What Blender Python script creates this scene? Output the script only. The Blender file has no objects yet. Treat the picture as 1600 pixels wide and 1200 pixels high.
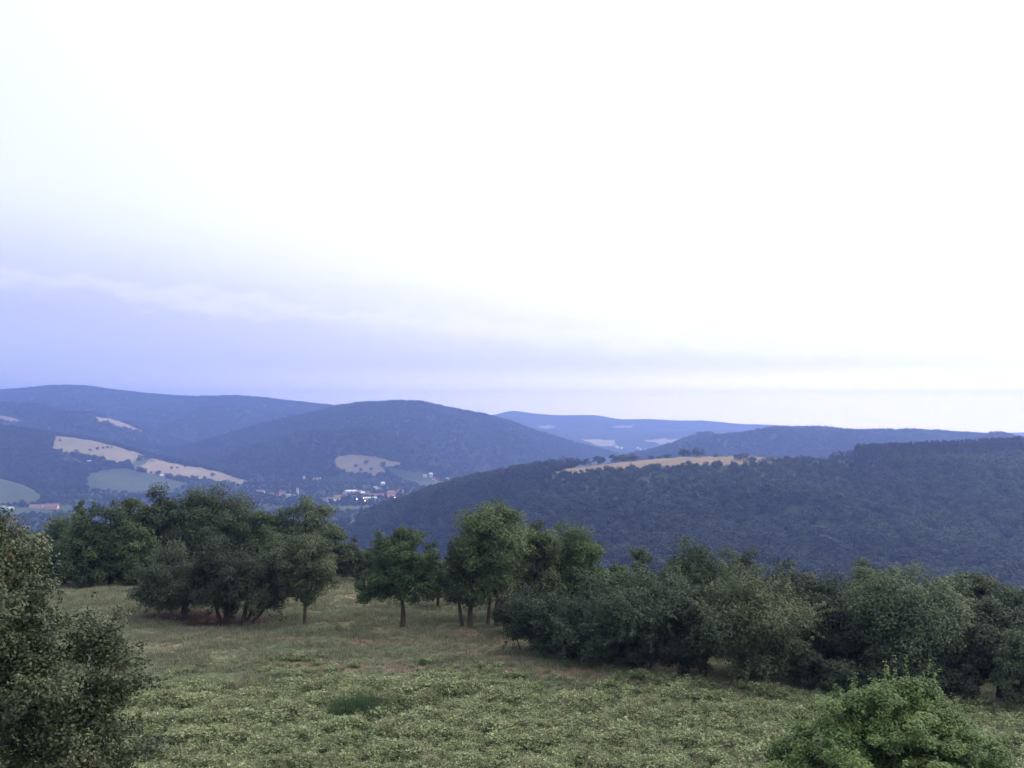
import bpy, math, random
import numpy as np
from mathutils import Vector

# ------------------------------------------------------------------ camera, sky, sun, exposure
scene = bpy.context.scene
COL = scene.collection
CZ = 15.0
F = 1600.0                                   # focal length in photo pixels (1600 wide)
PITCH = math.atan(40.0 / 1600.0)             # eye level runs at y = 640 in the photo

cam_d = bpy.data.cameras.new("camera")
cam_d.sensor_width = 36.0
cam_d.lens = 36.0
cam_d.clip_start = 0.5
cam_d.clip_end = 40000.0
cam = bpy.data.objects.new("camera", cam_d)
cam.location = (0, 0, CZ)
cam.rotation_euler = (math.pi / 2 + PITCH, 0, 0)
COL.objects.link(cam)
scene.camera = cam

SUN_AZ = math.radians(68)                    # to the right of the view, clockwise from +Y
SUN_EL = math.radians(24)

world = bpy.data.worlds.new("World")
scene.world = world
world.use_nodes = True
wn, wl = world.node_tree.nodes, world.node_tree.links
wn.clear()


def N(tree_nodes, kind, **kw):
    n = tree_nodes.new(kind)
    for k, v in kw.items():
        setattr(n, k, v)
    return n


def wmath(op, a, b=None, c=None):
    n = wn.new("ShaderNodeMath")
    n.operation = op
    for i, v in enumerate((a, b, c)):
        if v is None:
            continue
        if isinstance(v, (int, float)):
            n.inputs[i].default_value = v
        else:
            wl.new(v, n.inputs[i])
    return n.outputs[0]


def wsmooth(v, lo, hi):
    n = wn.new("ShaderNodeMapRange")
    n.interpolation_type = 'SMOOTHSTEP'
    wl.new(v, n.inputs[0])
    for i, x in ((1, lo), (2, hi)):
        if isinstance(x, (int, float)):
            n.inputs[i].default_value = x
        else:
            wl.new(x, n.inputs[i])
    return n.outputs[0]


def wmix(f, a, b):
    n = wn.new("ShaderNodeMix")
    n.data_type = 'RGBA'
    if isinstance(f, (int, float)):
        n.inputs[0].default_value = f
    else:
        wl.new(f, n.inputs[0])
    for i, v in ((6, a), (7, b)):
        if isinstance(v, tuple):
            n.inputs[i].default_value = (*v, 1)
        else:
            wl.new(v, n.inputs[i])
    return n.outputs[2]


tc = wn.new("ShaderNodeTexCoord")
sep = wn.new("ShaderNodeSeparateXYZ")
wl.new(tc.outputs["Generated"], sep.inputs[0])
az = wmath('ARCTAN2', sep.outputs[0], sep.outputs[1])      # 0 ahead, positive to the right
el = sep.outputs[2]
nish = wn.new("ShaderNodeTexSky")
nish.sky_type = 'NISHITA'
nish.sun_disc = False
nish.sun_elevation = SUN_EL
nish.sun_rotation = SUN_AZ
nish.altitude = 400
nish.dust_density = 2.0
# a thin bright veil of high cloud over the clear sky, brighter towards the sun's side
toward = wmath('COSINE', wmath('SUBTRACT', az, SUN_AZ))
glow = wmath('MULTIPLY_ADD', toward, 0.5, 0.5)             # 0 away .. 1 towards the sun
low_veil = wmix(wsmooth(glow, 0.40, 0.95), (7.9, 8.3, 8.8), (13.0, 12.6, 12.0))
high_veil = wmix(wsmooth(glow, 0.40, 0.95), (9.0, 9.6, 10.2), (30.0, 29.0, 28.0))
veil = wmix(wsmooth(el, 0.10, 0.62), low_veil, high_veil)
base = wmix(0.9, nish.outputs[0], veil)
# blue haze bank low over the land, its top lower on the sun's side
mapc = wn.new("ShaderNodeCombineXYZ")
wl.new(wmath('MULTIPLY', az, 6.0), mapc.inputs[0])
wl.new(wmath('MULTIPLY', el, 34.0), mapc.inputs[1])
n1 = wn.new("ShaderNodeTexNoise")
n1.inputs["Scale"].default_value = 1.0
n1.inputs["Detail"].default_value = 5
n1.inputs["Roughness"].default_value = 0.55
wl.new(mapc.outputs[0], n1.inputs["Vector"])
edge = wmath('MULTIPLY_ADD', wmath('SINE', az), -0.11, 0.098)
edge = wmath('MULTIPLY_ADD', wmath('SUBTRACT', n1.outputs[0], 0.5), 0.035, edge)
bank = wmath('SUBTRACT', 1.0, wsmooth(el, wmath('SUBTRACT', edge, 0.062), wmath('ADD', edge, 0.062)))
side = wsmooth(glow, 0.39, 0.98)
sunset = wmix(wsmooth(el, 0.008, 0.048), (30.5, 25.6, 16.0), (10.6, 10.2, 9.9))
bank_col = wmix(side, (4.6, 5.05, 7.8), sunset)
sky = wmix(wmath('MULTIPLY', bank, 0.94), base, bank_col)
# a streak of small cumulus along the bank
mapc2 = wn.new("ShaderNodeCombineXYZ")
wl.new(wmath('MULTIPLY', az, 22.0), mapc2.inputs[0])
wl.new(wmath('MULTIPLY', el, 60.0), mapc2.inputs[1])
n2 = wn.new("ShaderNodeTexNoise")
n2.inputs["Scale"].default_value = 1.0
n2.inputs["Detail"].default_value = 6
wl.new(mapc2.outputs[0], n2.inputs["Vector"])
line = wmath('MULTIPLY_ADD', az, -0.085, 0.078)
line = wmath('MULTIPLY_ADD', wmath('SUBTRACT', n2.outputs[0], 0.5), 0.055, line)
lower = wsmooth(el, wmath('SUBTRACT', line, 0.016), wmath('SUBTRACT', line, -0.001))
upper = wmath('SUBTRACT', 1.0, wsmooth(el, line, wmath('ADD', line, 0.012)))
streak = wmath('MULTIPLY', wmath('MULTIPLY', lower, upper), 0.55)
sky = wmix(streak, sky, wmix(side, (7.0, 7.1, 8.4), (12.0, 11.6, 11.0)))
bg = wn.new("ShaderNodeBackground")
bg.inputs["Strength"].default_value = 0.1
wl.new(sky, bg.inputs["Color"])
wo = wn.new("ShaderNodeOutputWorld")
wl.new(bg.outputs[0], wo.inputs["Surface"])

sun_d = bpy.data.lights.new("sun", 'SUN')
sun_d.energy = 1.0
sun_d.angle = math.radians(30)
sun_d.color = (1.0, 0.93, 0.84)
sun = bpy.data.objects.new("sun", sun_d)
sdir = Vector((math.sin(SUN_AZ) * math.cos(SUN_EL), math.cos(SUN_AZ) * math.cos(SUN_EL), math.sin(SUN_EL)))
sun.rotation_euler = sdir.to_track_quat('Z', 'Y').to_euler()
sun.location = (40, 20, 60)
COL.objects.link(sun)

vs = scene.view_settings
vs.view_transform = 'Standard'
vs.look = 'None'
vs.exposure = 0.35
vs.gamma = 1.0
vs.use_curve_mapping = False
cy = scene.cycles
cy.max_bounces = 6
cy.diffuse_bounces = 3
cy.glossy_bounces = 2
cy.transmission_bounces = 3
cy.volume_bounces = 1
cy.sample_clamp_indirect = 6.0
cy.use_denoising = True

# ------------------------------------------------------------------ geometry helpers
CP, SP = math.cos(PITCH), math.sin(PITCH)


def ray(px, py):
    """direction of a photo pixel, scaled so that its forward (Y) component is 1"""
    a, b = (px - 800.0) / F, (600.0 - py) / F
    y = CP - b * SP
    z = SP + b * CP
    return a / y, z / y


def at(px, py, Y):
    a, b = ray(px, py)
    return Vector((a * Y, Y, CZ + b * Y))


def sines(seed, wavelength, n=14):
    r = np.random.RandomState(seed)
    th = r.uniform(0, 2 * np.pi, n)
    k = 2 * np.pi / wavelength * r.uniform(0.6, 1.7, n)
    ph = r.uniform(0, 2 * np.pi, n)
    return k * np.cos(th), k * np.sin(th), ph


def wave(x, y, spec):
    kx, ky, ph = spec
    s = 0
    for a, b, c in zip(kx, ky, ph):
        s = s + np.sin(a * x + b * y + c)
    return s / math.sqrt(len(kx) / 2.0)          # about unit variance


S_NEAR = sines(1, 22)
S_NEAR2 = sines(2, 6)
S_GULLY = sines(3, 900)
S_GULLY2 = sines(4, 330)
S_MID = sines(5, 160)

EDGE_X = [-160, -60, -20, 0, 8, 16, 24, 34, 60, 160]
EDGE_Y = [95, 94, 97, 96, 88, 78, 70, 63, 56, 48]


def near_ground(x, y):
    z = -0.018 * np.maximum(x - 6, 0) + 0.10 * wave(x, y, S_NEAR) + 0.03 * wave(x, y, S_NEAR2)
    e = np.interp(x, EDGE_X, EDGE_Y)
    s = y - e
    soft = 9.0 * np.logaddexp(0, s / 9.0)
    return z - 0.215 * soft


# crest lines: (photo x, distance, photo y of the ground at the crest), front slope, back slope, rounding
RIDGES = {
    "near_ridge": ([(300, 1650, 880), (440, 1560, 850), (545, 1500, 822), (600, 1450, 797), (650, 1420, 781), (700, 1400, 764),
                    (750, 1370, 751), (800, 1330, 743), (870, 1290, 734), (960, 1260, 724), (1080, 1250, 713.5),
                    (1160, 1250, 712), (1240, 1250, 716), (1340, 1250, 719), (1480, 1250, 714), (1600, 1250, 706),
                    (1900, 1250, 690)], 0.205, 0.22, 85),
    "right_hill": ([(700, 3300, 1000), (850, 3300, 820), (960, 3200, 728), (1010, 3150, 714), (1060, 3150, 698), (1100, 3150, 688),
                    (1150, 3150, 682), (1210, 3200, 679), (1290, 3200, 677), (1340, 3200, 676), (1380, 3200, 675),
                    (1430, 3200, 675), (1480, 3200, 678), (1540, 3200, 684), (1600, 3200, 688), (1900, 3200, 696)], 0.24, 0.24, 120),
    "town_hill": ([(-300, 3500, 820), (0, 3550, 790), (150, 3600, 745), (240, 3650, 712), (330, 3700, 690), (400, 3750, 669),
                   (480, 3800, 651), (530, 3800, 639), (560, 3800, 633), (620, 3800, 629), (660, 3800, 631), (700, 3850, 640),
                   (750, 3900, 649), (800, 3950, 663), (860, 4050, 683), (920, 4150, 700), (960, 4200, 711), (1000, 4250, 728),
                   (1060, 4300, 770), (1200, 4300, 900)], 0.26, 0.3, 220),
    "left_mountain": ([(-700, 5600, 640), (-300, 5600, 625), (-100, 5600, 616), (0, 5600, 612), (60, 5600, 607), (130, 5600, 605), (180, 5550, 612),
                       (250, 5500, 619), (310, 5450, 623), (370, 5400, 620), (420, 5400, 625), (480, 5300, 632),
                       (525, 5200, 638), (600, 5100, 650), (700, 5000, 668), (800, 5000, 700), (1000, 5000, 760)], 0.24, 0.25, 260),
    "left_shoulder": ([(-700, 4300, 640), (-300, 4300, 622), (-100, 4300, 625), (0, 4300, 631), (50, 4300, 636), (100, 4250, 644), (160, 4200, 654),
                       (220, 4150, 670), (300, 4100, 695), (380, 4050, 722), (450, 4000, 760), (600, 4000, 850)], 0.25, 0.25, 160),
    "field_spur": ([(-700, 3000, 640), (-300, 3000, 645), (-100, 3000, 656), (0, 3000, 668), (40, 3000, 674), (85, 3000, 681), (130, 3000, 685.5), (180, 2980, 696),
                    (230, 2950, 712), (290, 2920, 725), (350, 2880, 735), (390, 2850, 746), (430, 2800, 765),
                    (480, 2760, 795), (700, 2700, 860)], 0.22, 0.22, 70),
    "left_knoll": ([(-700, 2250, 720), (-200, 2250, 728), (-100, 2250, 735), (0, 2250, 748), (40, 2250, 759), (70, 2250, 776), (110, 2250, 795),
                    (200, 2250, 840)], 0.2, 0.2, 60),
    "far_ridge": ([(-700, 7600, 668), (500, 7600, 664), (700, 7600, 659), (765, 7600, 650), (800, 7600, 641), (835, 7600, 646), (870, 7600, 648.5), (930, 7600, 648.5),
                   (970, 7600, 655.5), (1010, 7600, 654.5), (1060, 7600, 657), (1100, 7600, 657), (1150, 7600, 662),
                   (1210, 7600, 664), (1260, 7600, 668), (1300, 7600, 672), (1450, 7600, 676), (1600, 7600, 680),
                   (2200, 7600, 684)], 0.11, 0.1, 250),
    "far_foothill": ([(400, 6100, 690), (700, 6100, 672), (800, 6100, 669), (900, 6000, 673), (960, 6000, 677), (1010, 6000, 675), (1100, 6000, 673),
                      (1200, 6000, 674), (1500, 6000, 684), (2200, 6000, 690)], 0.07, 0.06, 250),
}


def pchip_like(xq, xs, ys):
    """smooth interpolation: linear, averaged over a small window"""
    w = 7.0
    out = 0
    for o in (-1.0, -0.5, 0, 0.5, 1.0):
        out = out + np.interp(xq + o * w, xs, ys)
    return out / 5.0


RT = {}
for nm, (pts, fs, bs, rd) in RIDGES.items():
    px = np.array([p[0] for p in pts], float)
    Y = np.array([p[1] for p in pts], float)
    zz = np.array([at(p[0], p[2], p[1]).z for p in pts])
    RT[nm] = (px, Y, zz, fs, bs, rd)


def ridge_height(nm, x, y):
    px, Yt, Zt, fs, bs, rd = RT[nm]
    q = 800.0 + F * x / np.maximum(y, 1.0)
    Yc = pchip_like(q, px, Yt)
    Zc = pchip_like(q, px, Zt)
    d = y - Yc
    amp = np.clip(np.abs(d) / (3.0 * rd), 0, 1)
    fall = np.where(d < 0, fs, bs) * (np.sqrt(d * d + rd * rd) - rd)
    g = {"near_ridge": 7.0, "left_knoll": 2.0, "field_spur": 4.0, "far_ridge": 25.0, "far_foothill": 10.0}.get(nm, 48.0)
    return Zc - fall + amp * g * (0.6 * wave(x, y, S_GULLY2 if g < 10 else S_GULLY) + 0.4 * wave(x, y, S_MID if g < 10 else S_GULLY2))


def valley_floor(x, y):
    return np.interp(y, [0, 600, 2000, 2600, 3500, 4500, 6000, 9000], [-172, -172, -174, -178, -182, -176, -170, -170]) + 2.0 * wave(x, y, S_GULLY2)


def height(x, y):
    x = np.asarray(x, float)
    y = np.asarray(y, float)
    zs = [near_ground(x, y), valley_floor(x, y)]
    for nm in RT:
        zs.append(ridge_height(nm, x, y))
    # smooth maximum, kept sharp near the camera
    k = np.clip(y / 160.0, 0.3, 9.0)
    m = zs[0]
    for z in zs[1:]:
        m = np.maximum(m, z)
    s = 0
    for z in zs:
        s = s + np.exp(np.clip((z - m) / k, -60, 0))
    return m + k * np.log(s) * 0.6


# terrain grid in (u = x/y, y)
TU = np.linspace(-0.80, 0.80, 481)
TY = np.concatenate([np.geomspace(132, 1000, 110, endpoint=False), np.geomspace(1000, 6000, 210, endpoint=False),
                     np.geomspace(6000, 8200, 40)])
GU, GY = np.meshgrid(TU, TY)
GZ = height(GU * GY, GY)


def hT(u, Y):
    iu = np.clip((np.asarray(u, float) - TU[0]) / (TU[1] - TU[0]), 0, len(TU) - 1.001)
    iy = np.clip(np.interp(Y, TY, np.arange(len(TY))), 0, len(TY) - 1.001)
    a, b = iu.astype(int), iy.astype(int)
    fu, fy = iu - a, iy - b
    return (GZ[b, a] * (1 - fu) * (1 - fy) + GZ[b, a + 1] * fu * (1 - fy) + GZ[b + 1, a] * (1 - fu) * fy + GZ[b + 1, a + 1] * fu * fy)


# highest sight-line slope reached before each grid row: tells which ground can be seen
SLOPE = (GZ - CZ) / GY
RUNMAX = np.maximum.accumulate(SLOPE, axis=0)


def runmax_at(u, Y):
    iu = np.clip(np.rint((np.asarray(u) - TU[0]) / (TU[1] - TU[0])).astype(int), 0, len(TU) - 1)
    iy = np.clip(np.searchsorted(TY, np.asarray(Y) - 25.0) - 1, 0, len(TY) - 1)
    return RUNMAX[iy, iu]


def cast(px, py, ymin=140.0, ymax=8150.0):
    """where the sight line of a photo pixel meets the terrain"""
    a, b = ray(px, py)
    ys = np.geomspace(ymin, ymax, 6000)
    zr = CZ + b * ys
    zt = hT(np.full_like(ys, a), ys)
    hit = np.nonzero(zr < zt)[0]
    if len(hit) == 0:
        i = np.argmin(zr - zt)
    else:
        i = hit[0]
    return Vector((a * ys[i], ys[i], float(zt[i])))


def cast_near(px, py):
    a, b = ray(px, py)
    ys = np.linspace(15, 140, 6000)
    zr = CZ + b * ys
    zt = near_ground(a * ys, ys)
    hit = np.nonzero(zr < zt)[0]
    i = hit[0] if len(hit) else np.argmin(zr - zt)
    return Vector((a * ys[i], ys[i], float(zt[i])))


def mesh_np(name, verts, faces, n, attrs=None, smooth=False, mats=(), fmat=None):
    """faces: (m, n) int array"""
    me = bpy.data.meshes.new(name)
    verts = np.asarray(verts, np.float32)
    faces = np.asarray(faces, np.int32)
    m = len(faces)
    me.vertices.add(len(verts))
    me.vertices.foreach_set("co", verts.ravel())
    me.loops.add(m * n)
    me.loops.foreach_set("vertex_index", faces.ravel())
    me.polygons.add(m)
    me.polygons.foreach_set("loop_start", np.arange(0, m * n, n, dtype=np.int32))
    me.polygons.foreach_set("loop_total", np.full(m, n, np.int32))
    if fmat is not None:
        me.polygons.foreach_set("material_index", np.asarray(fmat, np.int32))
    if smooth:
        me.polygons.foreach_set("use_smooth", np.ones(m, bool))
    for k, (dom, typ, v) in (attrs or {}).items():
        at_ = me.attributes.new(k, typ, dom)
        at_.data.foreach_set("color" if typ == 'FLOAT_COLOR' else "value", np.asarray(v, np.float32).ravel())
    for mm in mats:
        me.materials.append(mm)
    me.update(calc_edges=True)
    me.validate()
    return me


def link(name, mesh, parent=None, **props):
    o = bpy.data.objects.new(name, mesh)
    COL.objects.link(o)
    if parent is not None:
        o.parent = parent
    for k, v in props.items():
        o[k] = v
    return o


def grid_faces(nr, nc):
    i = np.arange(nr - 1)[:, None] * nc + np.arange(nc - 1)[None, :]
    return np.stack([i, i + 1, i + nc + 1, i + nc], -1).reshape(-1, 4)


# ------------------------------------------------------------------ materials
def new_mat(name):
    m = bpy.data.materials.new(name)
    m.use_nodes = True
    nt = m.node_tree
    nt.nodes.clear()
    out = nt.nodes.new("ShaderNodeOutputMaterial")
    return m, nt, out


def ramp(nt, fac, stops):
    r = nt.nodes.new("ShaderNodeValToRGB")
    e = r.color_ramp.elements
    while len(e) < len(stops):
        e.new(0.5)
    for el_, (p, c) in zip(e, stops):
        el_.position = p
        el_.color = (*c, 1)
    if fac is not None:
        nt.links.new(fac, r.inputs[0])
    return r.outputs[0]


def foliage_mat(name, stops, trans=0.25, vary=0.35, rough=0.6, spec=0.25, stands=0.0):
    """leaf colours from the per-leaf 'tint' value, shifted a little from plant to plant"""
    m, nt, out = new_mat(name)
    L = nt.links
    a = nt.nodes.new("ShaderNodeAttribute")
    a.attribute_name = "tint"
    col = ramp(nt, a.outputs["Fac"], stops)
    oi = nt.nodes.new("ShaderNodeObjectInfo")
    hsv = nt.nodes.new("ShaderNodeHueSaturation")
    mr = nt.nodes.new("ShaderNodeMapRange")
    mr.inputs[3].default_value = 1.0 - vary
    mr.inputs[4].default_value = 1.0 + vary
    L.new(oi.outputs["Random"], mr.inputs[0])
    L.new(mr.outputs[0], hsv.inputs["Value"])
    wn_ = nt.nodes.new("ShaderNodeTexWhiteNoise")
    wn_.noise_dimensions = '1D'
    L.new(oi.outputs["Random"], wn_.inputs["W"])
    mr2 = nt.nodes.new("ShaderNodeMapRange")
    mr2.inputs[3].default_value = 0.5 - 0.012 * vary / 0.35
    mr2.inputs[4].default_value = 0.5 + 0.03 * vary / 0.35
    L.new(wn_.outputs[0], mr2.inputs[0])
    L.new(mr2.outputs[0], hsv.inputs["Hue"])
    L.new(col, hsv.inputs["Color"])
    bs = nt.nodes.new("ShaderNodeBsdfPrincipled")
    bs.inputs["Roughness"].default_value = rough
    bs.inputs["Specular IOR Level"].default_value = spec
    if stands:
        ge = nt.nodes.new("ShaderNodeNewGeometry")
        nz = nt.nodes.new("ShaderNodeTexNoise")
        nz.inputs["Scale"].default_value = stands
        nz.inputs["Detail"].default_value = 4
        L.new(ge.outputs["Position"], nz.inputs["Vector"])
        mr3 = nt.nodes.new("ShaderNodeMapRange")
        mr3.inputs[1].default_value = 0.32
        mr3.inputs[2].default_value = 0.68
        mr3.inputs[3].default_value = 0.48
        mr3.inputs[4].default_value = 1.42
        L.new(nz.outputs[0], mr3.inputs[0])
        mu = nt.nodes.new("ShaderNodeMath")
        mu.operation = 'MULTIPLY'
        L.new(mr.outputs[0], mu.inputs[0])
        L.new(mr3.outputs[0], mu.inputs[1])
        L.new(mu.outputs[0], hsv.inputs["Value"])
    L.new(hsv.outputs[0], bs.inputs["Base Color"])
    tr = nt.nodes.new("ShaderNodeBsdfTranslucent")
    L.new(hsv.outputs[0], tr.inputs["Color"])
    mx = nt.nodes.new("ShaderNodeMixShader")
    mx.inputs[0].default_value = trans
    L.new(bs.outputs[0], mx.inputs[1])
    L.new(tr.outputs[0], mx.inputs[2])
    L.new(mx.outputs[0], out.inputs["Surface"])
    return m


def noisy_mat(name, stops, scale, detail=6, rough=0.9, scale2=None, bump=0.0, stretch=(1, 1, 1)):
    m, nt, out = new_mat(name)
    L = nt.links
    tcn = nt.nodes.new("ShaderNodeTexCoord")
    mp = nt.nodes.new("ShaderNodeMapping")
    mp.inputs["Scale"].default_value = stretch
    L.new(tcn.outputs["Object"], mp.inputs[0])
    nz = nt.nodes.new("ShaderNodeTexNoise")
    nz.inputs["Scale"].default_value = scale
    nz.inputs["Detail"].default_value = detail
    nz.inputs["Roughness"].default_value = 0.65
    L.new(mp.outputs[0], nz.inputs["Vector"])
    col = ramp(nt, nz.outputs[0], stops)
    bs = nt.nodes.new("ShaderNodeBsdfPrincipled")
    bs.inputs["Roughness"].default_value = rough
    bs.inputs["Specular IOR Level"].default_value = 0.15
    L.new(col, bs.inputs["Base Color"])
    if bump:
        bp = nt.nodes.new("ShaderNodeBump")
        bp.inputs["Strength"].default_value = bump
        L.new(nz.outputs[0], bp.inputs["Height"])
        L.new(bp.outputs[0], bs.inputs["Normal"])
    L.new(bs.outputs[0], out.inputs["Surface"])
    return m


def plain_mat(name, c, rough=0.8, jitter=0.12, scale=0.4):
    lo = tuple(v * (1 - jitter) for v in c)
    hi = tuple(min(1, v * (1 + jitter)) for v in c)
    return noisy_mat(name, [(0.3, lo), (0.7, hi)], scale, rough=rough)


M_BARK = noisy_mat("bark", [(0.3, (0.035, 0.026, 0.02)), (0.7, (0.10, 0.075, 0.058))], 6.0, bump=0.5, stretch=(1, 1, 0.25))
M_LEAF = foliage_mat("leaf_green", [(0.0, (0.0297, 0.0472, 0.0221)), (0.5, (0.0608, 0.0865, 0.0364)), (1.0, (0.1149, 0.1508, 0.0585))])
M_LEAF_OLIVE = foliage_mat("leaf_olive", [(0.0, (0.0358, 0.0488, 0.0282)), (0.5, (0.0666, 0.0870, 0.0461)), (1.0, (0.1280, 0.1516, 0.0819))])
M_LEAF_BRIGHT = foliage_mat("leaf_bright", [(0.0, (0.0400, 0.0688, 0.0250)), (0.5, (0.0750, 0.1187, 0.0375)), (1.0, (0.1500, 0.2063, 0.0625))], vary=0.15)
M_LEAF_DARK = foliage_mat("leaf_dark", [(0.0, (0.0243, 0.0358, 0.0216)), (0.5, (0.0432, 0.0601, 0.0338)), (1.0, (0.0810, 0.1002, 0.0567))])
M_LEAF_NEAR = foliage_mat("leaf_grey_green", [(0.0, (0.02, 0.032, 0.017)), (0.4, (0.044, 0.063, 0.028)), (0.75, (0.085, 0.11, 0.048)),
                                              (0.88, (0.15, 0.165, 0.105)), (0.93, (0.14, 0.085, 0.04)), (1.0, (0.11, 0.05, 0.025))], vary=0.0, spec=0.4, rough=0.45)
M_LEAF_ELDER = foliage_mat("leaf_elder", [(0.0, (0.0433, 0.0794, 0.0262)), (0.5, (0.0963, 0.1561, 0.0476)), (0.85, (0.1746, 0.2315, 0.0714)), (1.0, (0.3010, 0.3109, 0.1190))], vary=0.0, spec=0.3)
M_LEAF_PALE = foliage_mat("leaf_pale", [(0.0, (0.042, 0.06, 0.03)), (0.5, (0.082, 0.105, 0.052)), (1.0, (0.15, 0.17, 0.09))], vary=0.1)
M_LEAF_WOOD = foliage_mat("leaf_far_wood", [(0.0, (0.019, 0.03, 0.017)), (0.5, (0.033, 0.048, 0.024)), (1.0, (0.062, 0.082, 0.04))], vary=0.45, stands=0.0045)
M_NEEDLE = foliage_mat("needle_dark", [(0.0, (0.016, 0.024, 0.018)), (1.0, (0.042, 0.055, 0.036))], vary=0.3)
M_WEED = foliage_mat("weed", [(0.0, (0.0612, 0.0900, 0.0392)), (0.5, (0.1285, 0.1740, 0.0743)), (0.8, (0.2264, 0.2580, 0.1259)), (1.0, (0.3550, 0.3540, 0.2116))], vary=0.3)
M_GRASS = foliage_mat("grass_blade", [(0.0, (0.0935, 0.1265, 0.0748)), (0.6, (0.1650, 0.1870, 0.1155)), (1.0, (0.3300, 0.2585, 0.1925))], vary=0.25)
M_DRY = foliage_mat("dry_blade", [(0.0, (0.16, 0.115, 0.075)), (0.5, (0.26, 0.19, 0.14)), (1.0, (0.36, 0.27, 0.21))], vary=0.2)
M_RUSH = foliage_mat("rush_blade", [(0.0, (0.0438, 0.0780, 0.0336)), (1.0, (0.0938, 0.1380, 0.0600))], vary=0.2)

# ------------------------------------------------------------------ ground: meadow sheet near the camera
def meadow_material():
    m, nt, out = new_mat("meadow_soil")
    L = nt.links
    a = nt.nodes.new("ShaderNodeAttribute")
    a.attribute_name = "cover"
    tcn = nt.nodes.new("ShaderNodeTexCoord")
    nz = nt.nodes.new("ShaderNodeTexNoise")
    nz.inputs["Scale"].default_value = 0.9
    nz.inputs["Detail"].default_value = 8
    nz.inputs["Roughness"].default_value = 0.7
    L.new(tcn.outputs["Object"], nz.inputs["Vector"])
    mr = nt.nodes.new("ShaderNodeMapRange")
    mr.inputs[1].default_value = 0.3
    mr.inputs[2].default_value = 0.7
    mr.inputs[3].default_value = 0.65
    mr.inputs[4].default_value = 1.35
    L.new(nz.outputs[0], mr.inputs[0])
    mx = nt.nodes.new("ShaderNodeVectorMath")
    mx.operation = 'SCALE'
    L.new(a.outputs["Color"], mx.inputs[0])
    L.new(mr.outputs[0], mx.inputs["Scale"])
    bs = nt.nodes.new("ShaderNodeBsdfPrincipled")
    bs.inputs["Roughness"].default_value = 0.95
    bs.inputs["Specular IOR Level"].default_value = 0.1
    L.new(mx.outputs[0], bs.inputs["Base Color"])
    bp = nt.nodes.new("ShaderNodeBump")
    bp.inputs["Strength"].default_value = 0.6
    bp.inputs["Distance"].default_value = 0.15
    L.new(nz.outputs[0], bp.inputs["Height"])
    L.new(bp.outputs[0], bs.inputs["Normal"])
    L.new(bs.outputs[0], out.inputs["Surface"])
    return m


HAW = [cast_near(290, 962), cast_near(352, 970), cast_near(379, 972), cast_near(476, 975)]
S_P1, S_P2, S_P3 = sines(21, 14), sines(22, 5), sines(23, 2.2)


def strip(x, y, pts, half):
    """how much a point lies on a trodden strip given by photo pixels"""
    w = [cast_near(*p) for p in pts]
    best = np.full(np.shape(x), 1e9)
    for p, q in zip(w[:-1], w[1:]):
        dx, dy = q.x - p.x, q.y - p.y
        t = np.clip(((x - p.x) * dx + (y - p.y) * dy) / (dx * dx + dy * dy), 0, 1)
        best = np.minimum(best, np.hypot(x - p.x - t * dx, y - p.y - t * dy))
    return np.clip(1.5 - best / half, 0, 1)


def meadow_masks(x, y):
    n1_, n2_, n3_ = wave(x, y, S_P1), wave(x, y, S_P2), wave(x, y, S_P3)
    jit = 0.5 * n2_ + 0.3 * n3_
    haw = np.zeros(np.shape(x))
    for i, h in enumerate(HAW[:3]):
        d = np.hypot((x - h.x + 0.6) / 2.9, (y - h.y) / 2.3) + 0.14 * jit
        haw = np.maximum(haw, np.clip(1.9 - 1.3 * d, 0, 1))
    d = np.hypot((x + 24.5) / 4.2, (y - 73.2) / 1.3) + 0.2 * jit
    haw = np.maximum(haw, 0.75 * np.clip(1.7 - 1.2 * d, 0, 1))
    path = np.zeros(np.shape(x))
    for pts, hw in (([(215, 988), (330, 992), (470, 1003), (640, 1005), (780, 1010)], 0.75),
                    ([(700, 985), (760, 993), (800, 1002), (880, 1012), (960, 1028)], 1.1),
                    ([(720, 1022), (800, 1030), (900, 1048), (1000, 1060), (1080, 1068), (1180, 1090)], 0.7),
                    ([(480, 1042), (620, 1046), (700, 1052), (800, 1050), (900, 1058), (1010, 1074)], 1.3),
                    ([(1060, 1046), (1130, 1062)], 1.1)):
        path = np.maximum(path, strip(x, y, pts, hw) * np.clip(0.75 + 0.35 * n2_ + 0.25 * n3_, 0, 1))
    weed_edge = 57.5 + 1.4 * n1_ + 0.7 * n2_ - 0.10 * (x - 0) * (x > 0)
    weed = np.clip((weed_edge - y) / 7.0 + 0.5, 0, 1)
    dry = np.clip(0.35 * n1_ + 0.25 * n2_ + 0.2 + np.clip((y - 80) / 12, 0, 0.7), 0, 1) * (1 - weed)
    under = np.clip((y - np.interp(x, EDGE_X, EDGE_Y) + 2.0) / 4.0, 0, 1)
    return haw, path, weed, dry, under


mx_ = np.concatenate([np.arange(-112, -46, 3.0), np.arange(-46, 46, 0.5), np.arange(46, 113, 3.0)])
my_ = np.concatenate([np.arange(-60, 30, 3.0), np.arange(30, 100, 0.5), np.linspace(100, 132, 14)])
X, Y = np.meshgrid(mx_, my_)
Z = near_ground(X, Y)
haw, path, weed, dry, under = meadow_masks(X, Y)
C = np.empty(X.shape + (3,))
C[:] = (0.10, 0.12, 0.07)


def blend(C, f, col):
    return C * (1 - f[..., None]) + np.array(col) * f[..., None]


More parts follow.
